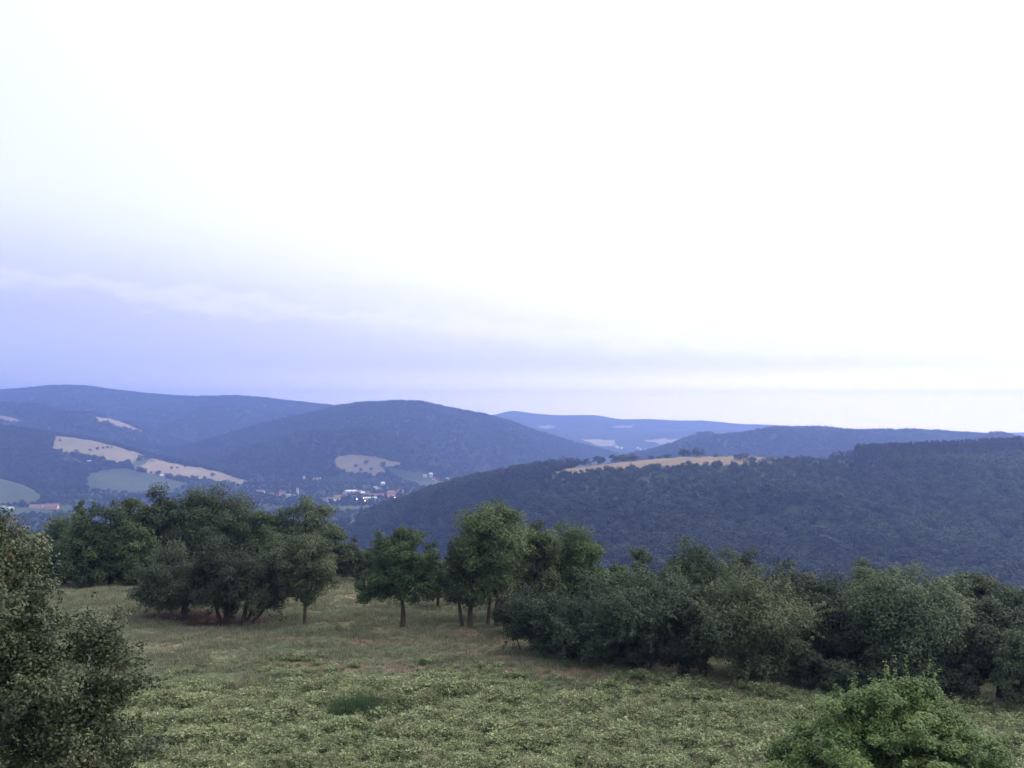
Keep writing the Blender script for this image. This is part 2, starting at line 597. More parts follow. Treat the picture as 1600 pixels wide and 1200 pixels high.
C = blend(C, dry, (0.22, 0.185, 0.12))
C = blend(C, weed, (0.065, 0.08, 0.038))
C = blend(C, path * 0.85, (0.225, 0.175, 0.135))
C = blend(C, haw, (0.062, 0.034, 0.028))
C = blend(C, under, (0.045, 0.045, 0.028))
rgba = np.concatenate([C, np.ones(X.shape + (1,))], -1)
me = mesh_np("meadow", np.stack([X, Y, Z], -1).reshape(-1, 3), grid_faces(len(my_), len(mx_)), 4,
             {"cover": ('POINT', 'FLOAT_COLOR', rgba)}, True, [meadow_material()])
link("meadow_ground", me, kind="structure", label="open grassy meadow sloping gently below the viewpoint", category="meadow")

# ------------------------------------------------------------------ ground: hills and valley as one sheet to the horizon
M_TERRAIN = noisy_mat("wooded_ground", [(0.3, (0.022, 0.032, 0.018)), (0.55, (0.034, 0.046, 0.024)), (0.75, (0.055, 0.066, 0.034))], 0.004, detail=10)
me = mesh_np("terrain", np.stack([GU * GY, GY, GZ], -1).reshape(-1, 3), grid_faces(len(TY), len(TU)), 4, None, True, [M_TERRAIN])
link("terrain", me, kind="structure", label="wooded hills and valley reaching to the horizon", category="terrain")

# ------------------------------------------------------------------ fields and clearings on the hills
M_STRAW = noisy_mat("field_straw", [(0.3, (0.175, 0.142, 0.085)), (0.7, (0.265, 0.215, 0.135))], 0.012, detail=8, stretch=(1, 0.3, 1))
M_STRAW_PINK = noisy_mat("field_stubble", [(0.3, (0.235, 0.18, 0.12)), (0.7, (0.325, 0.25, 0.175))], 0.012, detail=8, stretch=(1, 0.3, 1))
M_PASTURE = noisy_mat("field_pasture", [(0.3, (0.042, 0.057, 0.032)), (0.7, (0.078, 0.092, 0.05))], 0.009, detail=8)
M_RIDGE_MEADOW = noisy_mat("field_ridge_meadow", [(0.3, (0.175, 0.13, 0.085)), (0.7, (0.24, 0.18, 0.12))], 0.03, detail=8)
M_PINK = noisy_mat("field_bare", [(0.3, (0.36, 0.24, 0.19)), (0.7, (0.44, 0.30, 0.24))], 0.03, detail=6)
M_PALE = noisy_mat("field_pale", [(0.3, (0.27, 0.23, 0.19)), (0.7, (0.36, 0.30, 0.25))], 0.01, detail=6)

FIELDS = []          # polygons in (u, Y)


def field(name, label, pix, mat, ymin=900, ymax=8150, lift=0.8, clear=True):
    jr = np.random.RandomState(len(FIELDS) * 7 + 3)
    ring = []
    for (ax, ay), (bx, by) in zip(pix, pix[1:] + pix[:1]):
        k = max(1, int(math.hypot(bx - ax, by - ay) / 6))
        amp = min(1.3, 0.08 * math.hypot(bx - ax, by - ay))
        for t in range(k):
            f_ = t / k
            ring.append((ax + (bx - ax) * f_ + (jr.normal() * amp if t else 0), ay + (by - ay) * f_ + (jr.normal() * amp * 0.55 if t else 0)))
    pts = [cast(px, py, ymin, ymax) for px, py in ring]
    poly = np.array([(p.x / p.y, p.y) for p in pts])
    nu, ny = 110, 70
    us = np.linspace(poly[:, 0].min(), poly[:, 0].max(), nu + 1)
    ys = np.linspace(poly[:, 1].min(), poly[:, 1].max(), ny + 1)
    U, YY = np.meshgrid(us, ys)
    ZZ = hT(U, YY) + lift
    cu = 0.25 * (U[:-1, :-1] + U[1:, :-1] + U[:-1, 1:] + U[1:, 1:])
    cyy = 0.25 * (YY[:-1, :-1] + YY[1:, :-1] + YY[:-1, 1:] + YY[1:, 1:])
    keep = inside(cu.ravel(), cyy.ravel(), poly)
    f = grid_faces(ny + 1, nu + 1)[keep]
    used, inv = np.unique(f, return_inverse=True)
    V = np.stack([U * YY, YY, ZZ], -1).reshape(-1, 3)[used]
    o = link(name, mesh_np(name, V, inv.reshape(-1, 4), 4, None, True, [mat]), kind="structure", label=label, category="field")
    if clear:
        FIELDS.append(poly)
    return o


def inside(px, py, poly):
    c = np.zeros(len(px), bool)
    n = len(poly)
    j = n - 1
    for i in range(n):
        xi, yi = poly[i]
        xj, yj = poly[j]
        hit = ((yi > py) != (yj > py)) & (px < (xj - xi) * (py - yi) / (yj - yi + 1e-12) + xi)
        c ^= hit
        j = i
    return c


field("field", "long straw coloured field at the top of the spur below the mountain", [(84, 682), (108, 682), (150, 690), (182, 698), (232, 714), (206, 724), (183, 727), (150, 716), (118, 709), (95, 706), (80, 700)], M_STRAW, 2300, 3060)
field("field", "pale pink stubble field on the end of the spur", [(238, 716), (262, 723), (300, 729), (345, 737), (364, 746), (345, 752), (310, 750), (262, 746), (232, 740), (210, 733)], M_STRAW_PINK, 2200, 3000)
field("field", "last thin strip of stubble at the foot of the spur", [(362, 746), (380, 749), (395, 755), (375, 757), (352, 753)], M_STRAW, 2200, 3000)
field("field", "narrow straw strip between the two stubble fields on the spur", [(196, 727), (232, 716), (244, 720), (214, 734)], M_PASTURE, 2200, 3000)
field("pasture", "grey green pasture below the spur's straw fields", [(138, 742), (165, 735), (190, 732), (250, 744), (290, 756), (270, 772), (200, 770), (150, 768), (134, 760)], M_PASTURE, 1900, 2900)
field("pasture", "grey green pasture on the knoll at the left edge", [(-30, 740), (0, 748), (36, 758), (66, 776), (50, 786), (0, 790), (-40, 788)], M_PASTURE, 1700, 2300)
field("field", "thin ragged straw clearing high on the mountain side", [(146, 650), (158, 653), (180, 657), (205, 665), (224, 674), (222, 676), (200, 672), (178, 662), (160, 660), (150, 656)], M_STRAW_PINK, 2600, 5600)
field("field", "pinkish bare strip at the left edge of the hill", [(-20, 648), (6, 650), (22, 654), (34, 657), (20, 659), (6, 657), (-20, 655)], M_PINK, 2300, 5600)
field("field", "small pale strip under the bare strip at the left edge", [(-20, 658), (2, 659), (12, 663), (10, 669), (0, 667), (-20, 666)], M_STRAW, 2300, 5600)
field("field", "tiny pale clearing between left edge and the big straw field", [(67, 667), (74, 667), (81, 669), (78, 671), (70, 670)], M_STRAW, 2300, 5600)
field("pasture", "faint green strip below the big straw field", [(88, 716), (110, 716), (140, 722), (168, 726), (150, 729), (115, 725)], M_PASTURE, 2000, 2900)
field("field", "straw clearing above the town with scattered trees", [(522, 716), (530, 713), (552, 711), (575, 713), (600, 717), (628, 725), (618, 729), (592, 727), (606, 738), (584, 744), (560, 740), (540, 737), (526, 729)], M_STRAW, 2300, 3900)
field("pasture", "faint green pasture right of the straw clearing above the town", [(606, 732), (640, 736), (668, 742), (690, 756), (668, 764), (640, 752), (618, 744)], M_PASTURE, 2200, 3900)
field("ridge_meadow", "tan meadow along the top of the wooded ridge", [(866, 738), (900, 731), (940, 726.5), (980, 722), (1030, 717), (1080, 714.5), (1130, 714), (1160, 714), (1200, 716), (1245, 719), (1235, 727), (1150, 727), (1080, 727), (1000, 732), (940, 737), (885, 742)], M_RIDGE_MEADOW, 1000, 1290, 0.4)
field("field", "pale field left of the far village", [(908, 687), (930, 686.5), (960, 688.5), (962, 696), (945, 698), (925, 693)], M_PALE, 4200, 6300, 1.5)
field("field", "pale field right of the far village", [(1004, 688), (1030, 686.5), (1062, 686.5), (1064, 690), (1048, 695), (1036, 696), (1020, 691)], M_PALE, 4200, 6300, 1.5)
field("field", "thin pale strip on the slope of the far blue ridge", [(840, 667), (860, 665), (868, 668), (850, 670)], M_PALE, 4200, 7700, 1.5)
field("field", "second thin pale strip on the far blue ridge", [(955, 668), (985, 665), (1000, 664), (985, 669)], M_PALE, 4200, 7700, 1.5)
field("pasture", "green valley meadow in front of the town", [(515, 793), (560, 791), (585, 791), (575, 795), (545, 797), (518, 798)], M_PASTURE, 1500, 2600)
field("pasture", "pale field corner at the foot of the ridge below the town", [(540, 818), (556, 813), (560, 820), (545, 826)], M_STRAW, 1200, 2400, 0.6)
field("pasture", "valley meadow around the long red roofed barn", [(5, 796), (60, 793), (110, 790), (120, 798), (80, 803), (20, 806)], M_PASTURE, 1500, 2400, 0.6)


def in_fields(u, Y):
    c = np.zeros(len(u), bool)
    for p in FIELDS:
        c |= inside(u, Y, p)
    return c


# ------------------------------------------------------------------ trees
def unit(v):
    return v / np.maximum(np.linalg.norm(v, axis=-1, keepdims=True), 1e-9)


def leaf_tris(rng, P, Nrm, length, width, quads=False):
    """one small face per leaf at P, facing Nrm"""
    n = len(P)
    a = unit(np.cross(Nrm, unit(rng.normal(size=(n, 3)))))
    b = unit(np.cross(Nrm, a))
    l = length * rng.uniform(0.7, 1.3, (n, 1))
    w = width * rng.uniform(0.7, 1.3, (n, 1))
    if quads:
        V = np.stack([P - a * l * 0.5, P + b * w * 0.5 - a * l * 0.05 + Nrm * w * 0.12, P + a * l * 0.5, P - b * w * 0.5 - a * l * 0.05 + Nrm * w * 0.12], 1)
        return V.reshape(-1, 3), np.arange(4 * n).reshape(-1, 4)
    V = np.stack([P - a * l * 0.5 + b * w * 0.5, P - a * l * 0.5 - b * w * 0.5, P + a * l * 0.6], 1)
    return V.reshape(-1, 3), np.arange(3 * n).reshape(-1, 3)


def clumps_in(rng, lobes, n, inner=0.5):
    """clump centres spread through a union of ellipsoids, most of them near the outside"""
    lobes = np.asarray(lobes, float)
    area = (lobes[:, 3] * lobes[:, 5] + lobes[:, 3] * lobes[:, 4] + lobes[:, 4] * lobes[:, 5])
    k = rng.choice(len(lobes), n, p=area / area.sum())
    d = unit(rng.normal(size=(n, 3)))
    r = inner + (1 - inner) * rng.uniform(0, 1, n) ** 0.6
    r *= 1 + 0.10 * rng.normal(size=n).clip(-1.5, 1.8)
    c = lobes[k, :3] + d * r[:, None] * lobes[k, 3:6]
    out = unit(d / lobes[k, 3:6])
    return c, out


def crown_mesh(name, rng, lobes, n_clump, n_leaf, clump_r, leaf, mat, quads=False, inner=0.5, flat=0.75, up=0.5, wispy=0.0, zmin=None):
    c, out = clumps_in(rng, lobes, n_clump, inner)
    if zmin is not None:
        c[:, 2] = np.maximum(c[:, 2], zmin + rng.uniform(0, 0.3, len(c)))
    cr = clump_r * rng.uniform(0.55, 1.35, n_clump)
    per = np.maximum(4, (n_leaf * cr ** 2 / (cr ** 2).sum()).astype(int))
    idx = np.repeat(np.arange(n_clump), per)
    m = len(idx)
    d = unit(rng.normal(size=(m, 3)))
    rr = rng.uniform(0, 1, m) ** 0.45
    off = d * rr[:, None] * cr[idx][:, None]
    off[:, 2] *= flat
    if wispy:
        tw = unit(out[idx] + np.array([0, 0, 0.35]) + 0.5 * rng.normal(size=(n_clump, 3))[idx])
        sel = rng.uniform(size=m) < wispy
        off[sel] = (tw * (rng.uniform(0.2, 2.0, (m, 1)) * cr[idx][:, None]))[sel] + 0.18 * off[sel]
    P = c[idx] + off
    nr = unit(0.55 * d + 0.45 * out[idx] + np.array([0, 0, up]) + 0.55 * rng.normal(size=(m, 3)))
    V, Fc = leaf_tris(rng, P, nr, leaf, leaf * 0.62, quads)
    base = rng.uniform(0, 1, n_clump)[idx]
    tint = np.clip(0.45 * base + 0.55 * rng.uniform(0, 1, m), 0, 1)
    return mesh_np(name, V, Fc, 4 if quads else 3, {"tint": ('FACE', 'FLOAT', tint)}, False, [mat]), c


def tube(pts, radii, sides=7):
    pts = np.asarray(pts, float)
    n = len(pts)
    t = unit(np.gradient(pts, axis=0))
    ref = np.array([0.31, 0.87, 0.2])
    a = unit(np.cross(t, ref))
    b = np.cross(t, a)
    th = np.linspace(0, 2 * np.pi, sides, endpoint=False)
    V = pts[:, None, :] + np.asarray(radii)[:, None, None] * (np.cos(th)[None, :, None] * a[:, None, :] + np.sin(th)[None, :, None] * b[:, None, :])
    i = np.arange(n - 1)[:, None] * sides + np.arange(sides)[None, :]
    j = np.arange(n - 1)[:, None] * sides + (np.arange(sides)[None, :] + 1) % sides
    Fq = np.stack([i, j, j + sides, i + sides], -1).reshape(-1, 4)
    return V.reshape(-1, 3), Fq


def trunk_mesh(name, rng, stems, clumps, top_c, n_limb=14, mat=None, leader=True):
    """stems: list of (base xy, radius, fork point); limbs run from the forks to clumps of leaves"""
    VV, FF, o = [], [], 0
    for (bx, by, r, fork) in stems:
        fork = np.asarray(fork, float)
        b = np.array([bx, by, -0.35])
        s = np.linspace(0, 1, 7)[:, None]
        bend = np.array([rng.normal() * 0.12, rng.normal() * 0.12, 0]) * np.linalg.norm(fork[:2] - b[:2] + 0.6)
        pts = b + (fork - b) * s + bend * (s * (1 - s) * 2)
        rad = r * (1.35 - 0.55 * s[:, 0])
        rad[0] *= 1.25
        v, f = tube(pts, rad, 8)
        VV.append(v); FF.append(f + o); o += len(v)
        # main leader on into the crown, then limbs
        dist = np.linalg.norm(clumps[:, :2] - fork[:2], axis=1)
        cand = np.argsort(dist + rng.uniform(0, 1.5, len(dist)))[: max(n_limb * 3, 3)]
        pick = rng.choice(cand, min(n_limb, len(cand)), replace=False)
        for q in pick:
            e = clumps[q]
            s2 = np.linspace(0, 1, 5)[:, None]
            start = pts[-1] + (top_c - pts[-1]) * rng.uniform(0, 0.35)
            if rng.uniform() < 0.6:
                start = pts[-1]
            sag = np.array([0, 0, 0.15]) * np.linalg.norm(e - start)
            p2 = start + (e - start) * s2 + sag * (s2 * (1 - s2) * 2) + 0.03 * rng.normal(size=(5, 3)) * np.linalg.norm(e - start) * (s2 * (1 - s2) * 4)
            v, f = tube(p2, r * np.linspace(0.55, 0.10, 5) * rng.uniform(0.6, 1.0), 5)
            VV.append(v); FF.append(f + o); o += len(v)
        if not leader:
            continue
        v, f = tube(np.stack([pts[-1], 0.5 * (pts[-1] + top_c) + 0.05, top_c]), [rad[-1] * 0.95, r * 0.5, r * 0.2], 6)
        VV.append(v); FF.append(f + o); o += len(v)
    return mesh_np(name, np.concatenate(VV), np.concatenate(FF), 4, None, True, [mat or M_BARK])


def empty(name, loc, label, cat, group=None):
    o = bpy.data.objects.new(name, None)
    o.empty_display_size = 0.3
    COL.objects.link(o)
    o.location = loc
    o["label"] = label
    o["category"] = cat
    if group:
        o["group"] = group
    return o


def build_tree(name, label, loc, lobes, stems, n_clump, n_leaf, clump_r, leaf, mat, seed, group=None, cat="tree", n_limb=12, leader=True, **kw):
    rng = np.random.RandomState(seed)
    root = empty(name, loc, label, cat, group)
    cm, c = crown_mesh("crown", rng, lobes, n_clump, n_leaf, clump_r, leaf, mat, **kw)
    L_ = np.asarray(lobes)
    top = np.array([L_[:, 0].mean(), L_[:, 1].mean(), (L_[:, 2] + 0.5 * L_[:, 5]).max()])
    tm = trunk_mesh("trunk", rng, stems, c, top, n_limb, leader=leader)
    link("trunk", tm, root)
    link("crown", cm, root)
    return root


def lobes_for(rng, rx, ry, z0, z1, k, shape="round"):
    """a main body of foliage from z0 to z1 and k smaller lobes bulging from it"""
    zc, rz = 0.5 * (z0 + z1), 0.5 * (z1 - z0)
    L_ = [(0, 0, zc, rx * 0.80, ry * 0.80, rz * 0.92)]
    for i in range(k):
        th = 2 * np.pi * (i + rng.uniform(-0.35, 0.35)) / k
        if shape == "tall":
            h = rng.uniform(-0.75, 0.6)
            s = rng.uniform(0.34, 0.5)
        elif shape == "flat":
            h = rng.uniform(-0.7, 0.35)
            s = rng.uniform(0.36, 0.5)
        else:
            h = rng.uniform(-0.75, 0.55)
            s = rng.uniform(0.36, 0.55)
        e = math.sqrt(max(0.05, 1 - h * h)) if h > 0 else max(0.9 if shape != "tall" else 0.8, math.sqrt(max(0.05, 1 - h * h)))
        L_.append((math.cos(th) * rx * (1.0 - s) * e * 1.05, math.sin(th) * ry * (1.0 - s) * e * 1.05, zc + h * rz * (1.0 - 0.6 * s), rx * s, ry * s, rz * s * (0.8 if shape != "flat" else 0.7)))
    return L_


def place(px, py_base=None, Y=None):
    """foot of a tree: where its base pixel meets the meadow, or at distance Y"""
    if py_base is not None:
        return cast_near(px, py_base)
    a, _ = ray(px, 900)
    x = a * Y
    z = float(near_ground(np.array([x]), np.array([Y]))[0]) if Y < 132 else float(hT(np.array([a]), np.array([Y]))[0])
    return Vector((x, Y, z))


def z_at(py, Y):
    return CZ + ray(800, py)[1] * Y


def simple_tree(name, label, px, w_px, py_top, py_crown_bottom, mat, seed, py_base=None, Y=None, stems=None, shape="round", group=None, k=9, leaf=0.17, density=1.0, cat="tree", **kw):
    p = place(px, py_base, Y)
    rng = np.random.RandomState(seed + 7)
    s = p.y / F
    rx = 0.5 * w_px * s
    z1 = z_at(py_top, p.y) - p.z
    z0 = max(0.15, z_at(py_crown_bottom, p.y) - p.z)
    ry = rx * rng.uniform(0.85, 1.0)
    lobes = lobes_for(rng, rx, ry, z0, z1, k, shape)
    area = 4 * math.pi * ((rx * ry + 2 * rx * 0.5 * (z1 - z0)) / 3.0)
    n_leaf = int(density * 3.0 * area / (leaf * leaf * 0.35))
    n_clump = int(np.clip(area * 1.5, 40, 320))
    if stems is None:
        fz = z0 + 0.18 * (z1 - z0)
        r = (0.022 * z1 + 0.03) * (0.45 if cat == "bush" else 1.0)
        stems = [(0, 0, r, (0.1 * rng.normal(), 0.1 * rng.normal(), max(fz, 0.6)))]
    cr = 0.20 * min(rx, 0.5 * (z1 - z0)) + 0.22
    return build_tree(name, label, p, lobes, stems, n_clump, n_leaf, cr, leaf, mat, seed, group, cat, **kw)


# --- single trees standing in the meadow
simple_tree("hawthorn_tree", "dark spreading thorn tree with one stout trunk, first in the meadow clump", 278, 136, 846, 956, M_LEAF_DARK, 101, py_base=962,
            stems=[(0.55, 0, 0.24, (0.5, 0, 1.3))], shape="flat", k=10, leaf=0.14, wispy=0.1)
simple_tree("hawthorn_tree", "dark spreading thorn tree forking into several thin stems, middle of the meadow clump", 350, 120, 845, 956, M_LEAF_DARK, 102, py_base=971,
            stems=[(-0.15, 0, 0.13, (-0.7, 0.1, 1.6)), (0.05, 0.1, 0.15, (0.1, 0.2, 1.6)), (0.2, -0.05, 0.12, (0.7, -0.1, 1.6))], shape="flat", k=10, leaf=0.14, wispy=0.1)
simple_tree("hawthorn_tree", "dark thorn tree with a low limb leaning right, beside the slender meadow tree", 398, 122, 853, 960, M_LEAF_DARK, 103, py_base=973,
            stems=[(-0.95, 0, 0.15, (-0.6, 0.1, 1.5)), (-0.75, 0.1, 0.12, (0.1, 0.2, 1.5)), (-0.6, -0.05, 0.10, (1.0, -0.1, 1.4))], shape="flat", k=10, leaf=0.14, wispy=0.1)
simple_tree("slender_tree", "slender young tree with thin straight trunk next to the thorn trees", 478, 94, 826, 946, M_LEAF_PALE, 104, py_base=976,
            stems=[(-0.05, 0, 0.11, (0, 0, 2.3))], shape="tall", k=9, leaf=0.15)

p = place(628, 979)
s = p.y / F
lb = [(0.1, 0, 4.6, 1.9, 1.9, 2.0), (0.3, 0.2, 5.7, 1.3, 1.3, 1.25), (-1.3, 0, 5.0, 1.2, 1.2, 1.3), (1.5, -0.2, 4.7, 1.1, 1.2, 1.3),
      (-2.0, 0.1, 3.1, 1.2, 1.3, 1.3), (-2.4, -0.2, 2.4, 0.75, 0.9, 0.8), (0.8, -0.5, 3.2, 1.4, 1.2, 1.2), (2.2, 0, 3.2, 1.1, 1.2, 1.1), (-0.7, 0.5, 3.0, 1.3, 1.3, 0.95),
      (0.2, 0, 6.3, 0.7, 0.7, 0.6), (0.1, -0.9, 4.4, 1.3, 0.9, 1.5), (-0.6, -0.7, 3.9, 1.2, 0.9, 1.0)]
build_tree("lone_tree", "round leafy tree with forked trunk standing alone in mid meadow", p, lb,
           [(0, 0, 0.17, (0.02, 0, 1.65))], 230, 42000, 0.5, 0.14, M_LEAF, 105, n_limb=18)

simple_tree("round_tree", "pale drooping tree between the lone tree and the tall clump", 686, 62, 866, 958, M_LEAF_PALE, 106, Y=80, shape="tall", k=8, leaf=0.16)
# --- tall clump right of the middle
simple_tree("tall_tree", "tallest dark tree of the clump right of the lone tree", 764, 128, 770, 955, M_LEAF, 107, py_base=980,
            stems=[(-1.3, 0, 0.17, (-1.2, 0, 2.6)), (-0.1, 0.3, 0.13, (0.1, 0.2, 2.2)), (0.5, -0.2, 0.15, (0.6, 0, 2.3))], shape="tall", k=13, leaf=0.16)
simple_tree("tall_tree", "lower left tree of the tall clump with bare stems below", 728, 66, 835, 962, M_LEAF_DARK, 108, py_base=978,
            stems=[(-0.2, 0, 0.12, (-0.5, 0, 1.9)), (0.25, 0.1, 0.10, (0.4, 0.1, 1.8))], shape="tall", k=8, leaf=0.16)
simple_tree("tall_tree", "middle tree of the tall clump, a little lower than its neighbour", 838, 76, 810, 965, M_LEAF, 109, Y=76, shape="tall", k=9, leaf=0.16)
simple_tree("tall_tree", "bright green rounded tree at the right end of the tall clump", 893, 104, 823, 970, M_LEAF_BRIGHT, 110, Y=79, shape="tall", k=10, leaf=0.16)
simple_tree("bush", "dark low bush at the foot of the tall clump", 800, 60, 925, 988, M_LEAF_DARK, 111, py_base=991, k=6, leaf=0.14, cat="bush", zmin=0.2)

# --- hedge of bushes along the right edge of the meadow
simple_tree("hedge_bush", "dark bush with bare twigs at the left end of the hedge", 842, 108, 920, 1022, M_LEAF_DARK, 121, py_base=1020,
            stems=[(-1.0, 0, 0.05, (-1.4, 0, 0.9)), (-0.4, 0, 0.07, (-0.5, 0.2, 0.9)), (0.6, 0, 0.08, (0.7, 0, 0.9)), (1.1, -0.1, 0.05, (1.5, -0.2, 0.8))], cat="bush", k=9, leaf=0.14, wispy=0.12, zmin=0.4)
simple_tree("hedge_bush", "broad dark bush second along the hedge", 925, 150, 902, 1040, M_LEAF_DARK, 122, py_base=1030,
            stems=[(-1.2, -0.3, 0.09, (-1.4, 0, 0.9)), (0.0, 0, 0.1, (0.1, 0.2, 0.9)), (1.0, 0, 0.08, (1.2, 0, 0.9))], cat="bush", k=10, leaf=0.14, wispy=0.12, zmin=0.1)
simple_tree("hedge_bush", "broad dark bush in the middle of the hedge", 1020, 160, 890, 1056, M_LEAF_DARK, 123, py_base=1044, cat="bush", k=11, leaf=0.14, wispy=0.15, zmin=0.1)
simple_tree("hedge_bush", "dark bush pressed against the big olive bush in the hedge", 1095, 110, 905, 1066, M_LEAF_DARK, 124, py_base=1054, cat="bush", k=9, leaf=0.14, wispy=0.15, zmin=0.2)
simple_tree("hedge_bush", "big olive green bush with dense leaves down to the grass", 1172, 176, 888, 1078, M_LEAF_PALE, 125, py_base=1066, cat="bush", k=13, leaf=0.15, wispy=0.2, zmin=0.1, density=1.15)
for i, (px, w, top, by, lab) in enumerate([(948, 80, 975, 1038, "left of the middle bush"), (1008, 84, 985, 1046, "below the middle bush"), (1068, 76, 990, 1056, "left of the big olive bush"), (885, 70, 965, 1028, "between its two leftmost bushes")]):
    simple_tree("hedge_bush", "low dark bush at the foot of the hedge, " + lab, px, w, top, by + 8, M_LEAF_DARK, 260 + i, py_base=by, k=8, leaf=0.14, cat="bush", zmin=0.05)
# --- trees behind the hedge
simple_tree("edge_tree", "thin small tree peeping up behind the hedge", 1002, 34, 846, 930, M_LEAF_OLIVE, 131, Y=88, shape="tall", k=6)
simple_tree("edge_tree", "low rounded tree just right of the tall clump behind the hedge", 963, 60, 880, 960, M_LEAF, 132, Y=84, k=7)
simple_tree("edge_tree", "round dark tree behind the middle of the hedge", 1074, 108, 842, 980, M_LEAF, 133, Y=84, k=10)
simple_tree("edge_tree", "round tree behind the big olive bush", 1160, 92, 848, 980, M_LEAF_OLIVE, 134, Y=80, k=9)
simple_tree("edge_tree", "low dull green tree right behind the olive bush", 1232, 110, 872, 1000, M_LEAF_OLIVE, 135, Y=76, k=9)
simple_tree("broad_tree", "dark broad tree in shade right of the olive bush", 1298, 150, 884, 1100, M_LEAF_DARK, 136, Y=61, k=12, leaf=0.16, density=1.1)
simple_tree("broad_tree", "largest rounded dark tree on the right, behind the bright green crown", 1428, 212, 874, 1112, M_LEAF_OLIVE, 137, Y=58, k=14, leaf=0.16, density=1.1)
simple_tree("edge_tree", "tree top showing behind the largest rounded tree", 1365, 80, 866, 980, M_LEAF_OLIVE, 138, Y=74, k=8)
simple_tree("broad_tree", "dark tree at the right edge behind the field corner", 1560, 150, 930, 1125, M_LEAF_DARK, 139, Y=56, k=11, leaf=0.16)
simple_tree("edge_tree", "rounded tree top right of the largest dark tree", 1520, 110, 884, 1010, M_LEAF, 140, Y=74, k=9)
simple_tree("edge_tree", "tree top at the right edge of the picture", 1596, 100, 900, 1030, M_LEAF_DARK, 141, Y=70, k=8)
simple_tree("edge_tree", "small tree top between the two dark broad trees", 1470, 90, 890, 1000, M_LEAF_DARK, 142, Y=80, k=8)
simple_tree("hedge_bush", "low grey bush at the field corner on the right", 1500, 70, 1020, 1102, M_LEAF_DARK, 143, Y=54.5, cat="bush", k=7, leaf=0.14, zmin=0.1)
simple_tree("hedge_bush", "grey leaved bush at the right edge above the field corner", 1592, 80, 985, 1108, M_LEAF_OLIVE, 144, Y=53, cat="bush", k=8, leaf=0.14, zmin=0.1)

for i, (px, w, top, yy, lab) in enumerate([(1700, 170, 890, 55, "dark broad tree just beyond the right edge of the view"), (1830, 180, 900, 53, "dark broad tree second beyond the right edge of the view"),
                                           (1960, 190, 880, 52, "dark broad tree third beyond the right edge of the view")]):
    simple_tree("broad_tree", lab, px, w, top, 1135, M_LEAF, 270 + i, Y=yy, k=12, leaf=0.2)

# --- trees along the far left edge of the meadow
LB = [
    ("far_edge_tree", "dark low tree beside the foreground branches on the left", 100, 96, 806, 915, M_LEAF, 96, 9),
    ("far_edge_tree", "leafy tree with a pale green top at the left of the meadow's far edge", 172, 100, 764, 915, M_LEAF, 95, 11),
    ("far_edge_tree", "dark tree filling the foot of the far edge row", 140, 110, 826, 915, M_LEAF, 93, 9),
    ("far_edge_tree", "brownish tree top behind the first thorn tree", 246, 92, 756, 915, M_LEAF_OLIVE, 97, 10),
    ("far_edge_tree", "broad green tree behind the thorn trees, highest of the far row", 335, 136, 749, 915, M_LEAF_OLIVE, 99, 12),
    ("far_edge_tree", "dark tree low behind the first thorn tree", 215, 84, 812, 915, M_LEAF, 94, 8),
    ("far_edge_tree", "narrow dark tree between the broad tree and the slender tree", 408, 74, 786, 915, M_LEAF, 98, 8),
    ("far_edge_tree", "dark tree with a bumpy top above the slender tree", 478, 96, 768, 915, M_LEAF_OLIVE, 99, 11),
    ("far_edge_tree", "low dark tree on the right shoulder of the bumpy topped tree", 520, 58, 812, 915, M_LEAF_OLIVE, 97, 8),
    ("far_edge_tree", "low dark tree behind the slender tree", 440, 80, 826, 915, M_LEAF, 94, 8),
    ("far_edge_tree", "small rounded tree at the gap left of the lone tree", 560, 48, 836, 915, M_LEAF_OLIVE, 98, 7),
    ("far_edge_tree", "small dark tree just behind the lone tree's left side", 592, 56, 846, 915, M_LEAF_DARK, 99, 7),
    ("far_edge_tree", "low dark tree at the left edge behind the foreground branches", 40, 80, 822, 915, M_LEAF_DARK, 98, 8),
    ("far_edge_tree", "small pointed tree poking above the row on the left", 126, 26, 772, 860, M_LEAF_DARK, 103, 5),
    ("far_edge_tree", "pale topped small tree behind the leafy tree on the left", 205, 44, 768, 860, M_LEAF, 104, 6),
]
for i, (nm, lab, px, w, top, bot, mt, yy, k) in enumerate(LB):
    simple_tree(nm, lab, px, w, top, bot, mt, 200 + i, Y=yy, k=k, leaf=0.19, group="trees along the far edge of the meadow")

for i, (px, w, top, by, lab) in enumerate([(95, 62, 866, 909, "left end of the undergrowth"), (137, 66, 862, 908, "second from the left in the undergrowth"), (180, 64, 868, 907, "third from the left in the undergrowth"),
                                           (222, 60, 864, 906, "beside the first thorn tree in the undergrowth"), (570, 50, 866, 896, "at the gap left of the lone tree"),
                                           (526, 40, 868, 898, "just right of the slender tree, in the undergrowth")]):
    simple_tree("edge_bush", "low dark bush %s along the far edge" % lab, px, w, top, by + 6, M_LEAF_DARK, 240 + i, py_base=by, k=7, leaf=0.17, cat="bush", zmin=0.1, group="bushes along the far edge of the meadow")
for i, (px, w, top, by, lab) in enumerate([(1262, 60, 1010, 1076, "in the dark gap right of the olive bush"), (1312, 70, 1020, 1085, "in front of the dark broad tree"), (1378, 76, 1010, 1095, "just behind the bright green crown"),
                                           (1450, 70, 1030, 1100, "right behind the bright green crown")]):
    simple_tree("hedge_bush", "low shaded bush %s" % lab, px, w, top, by + 4, M_LEAF_DARK, 250 + i, py_base=by, k=7, leaf=0.15, cat="bush", zmin=0.1)

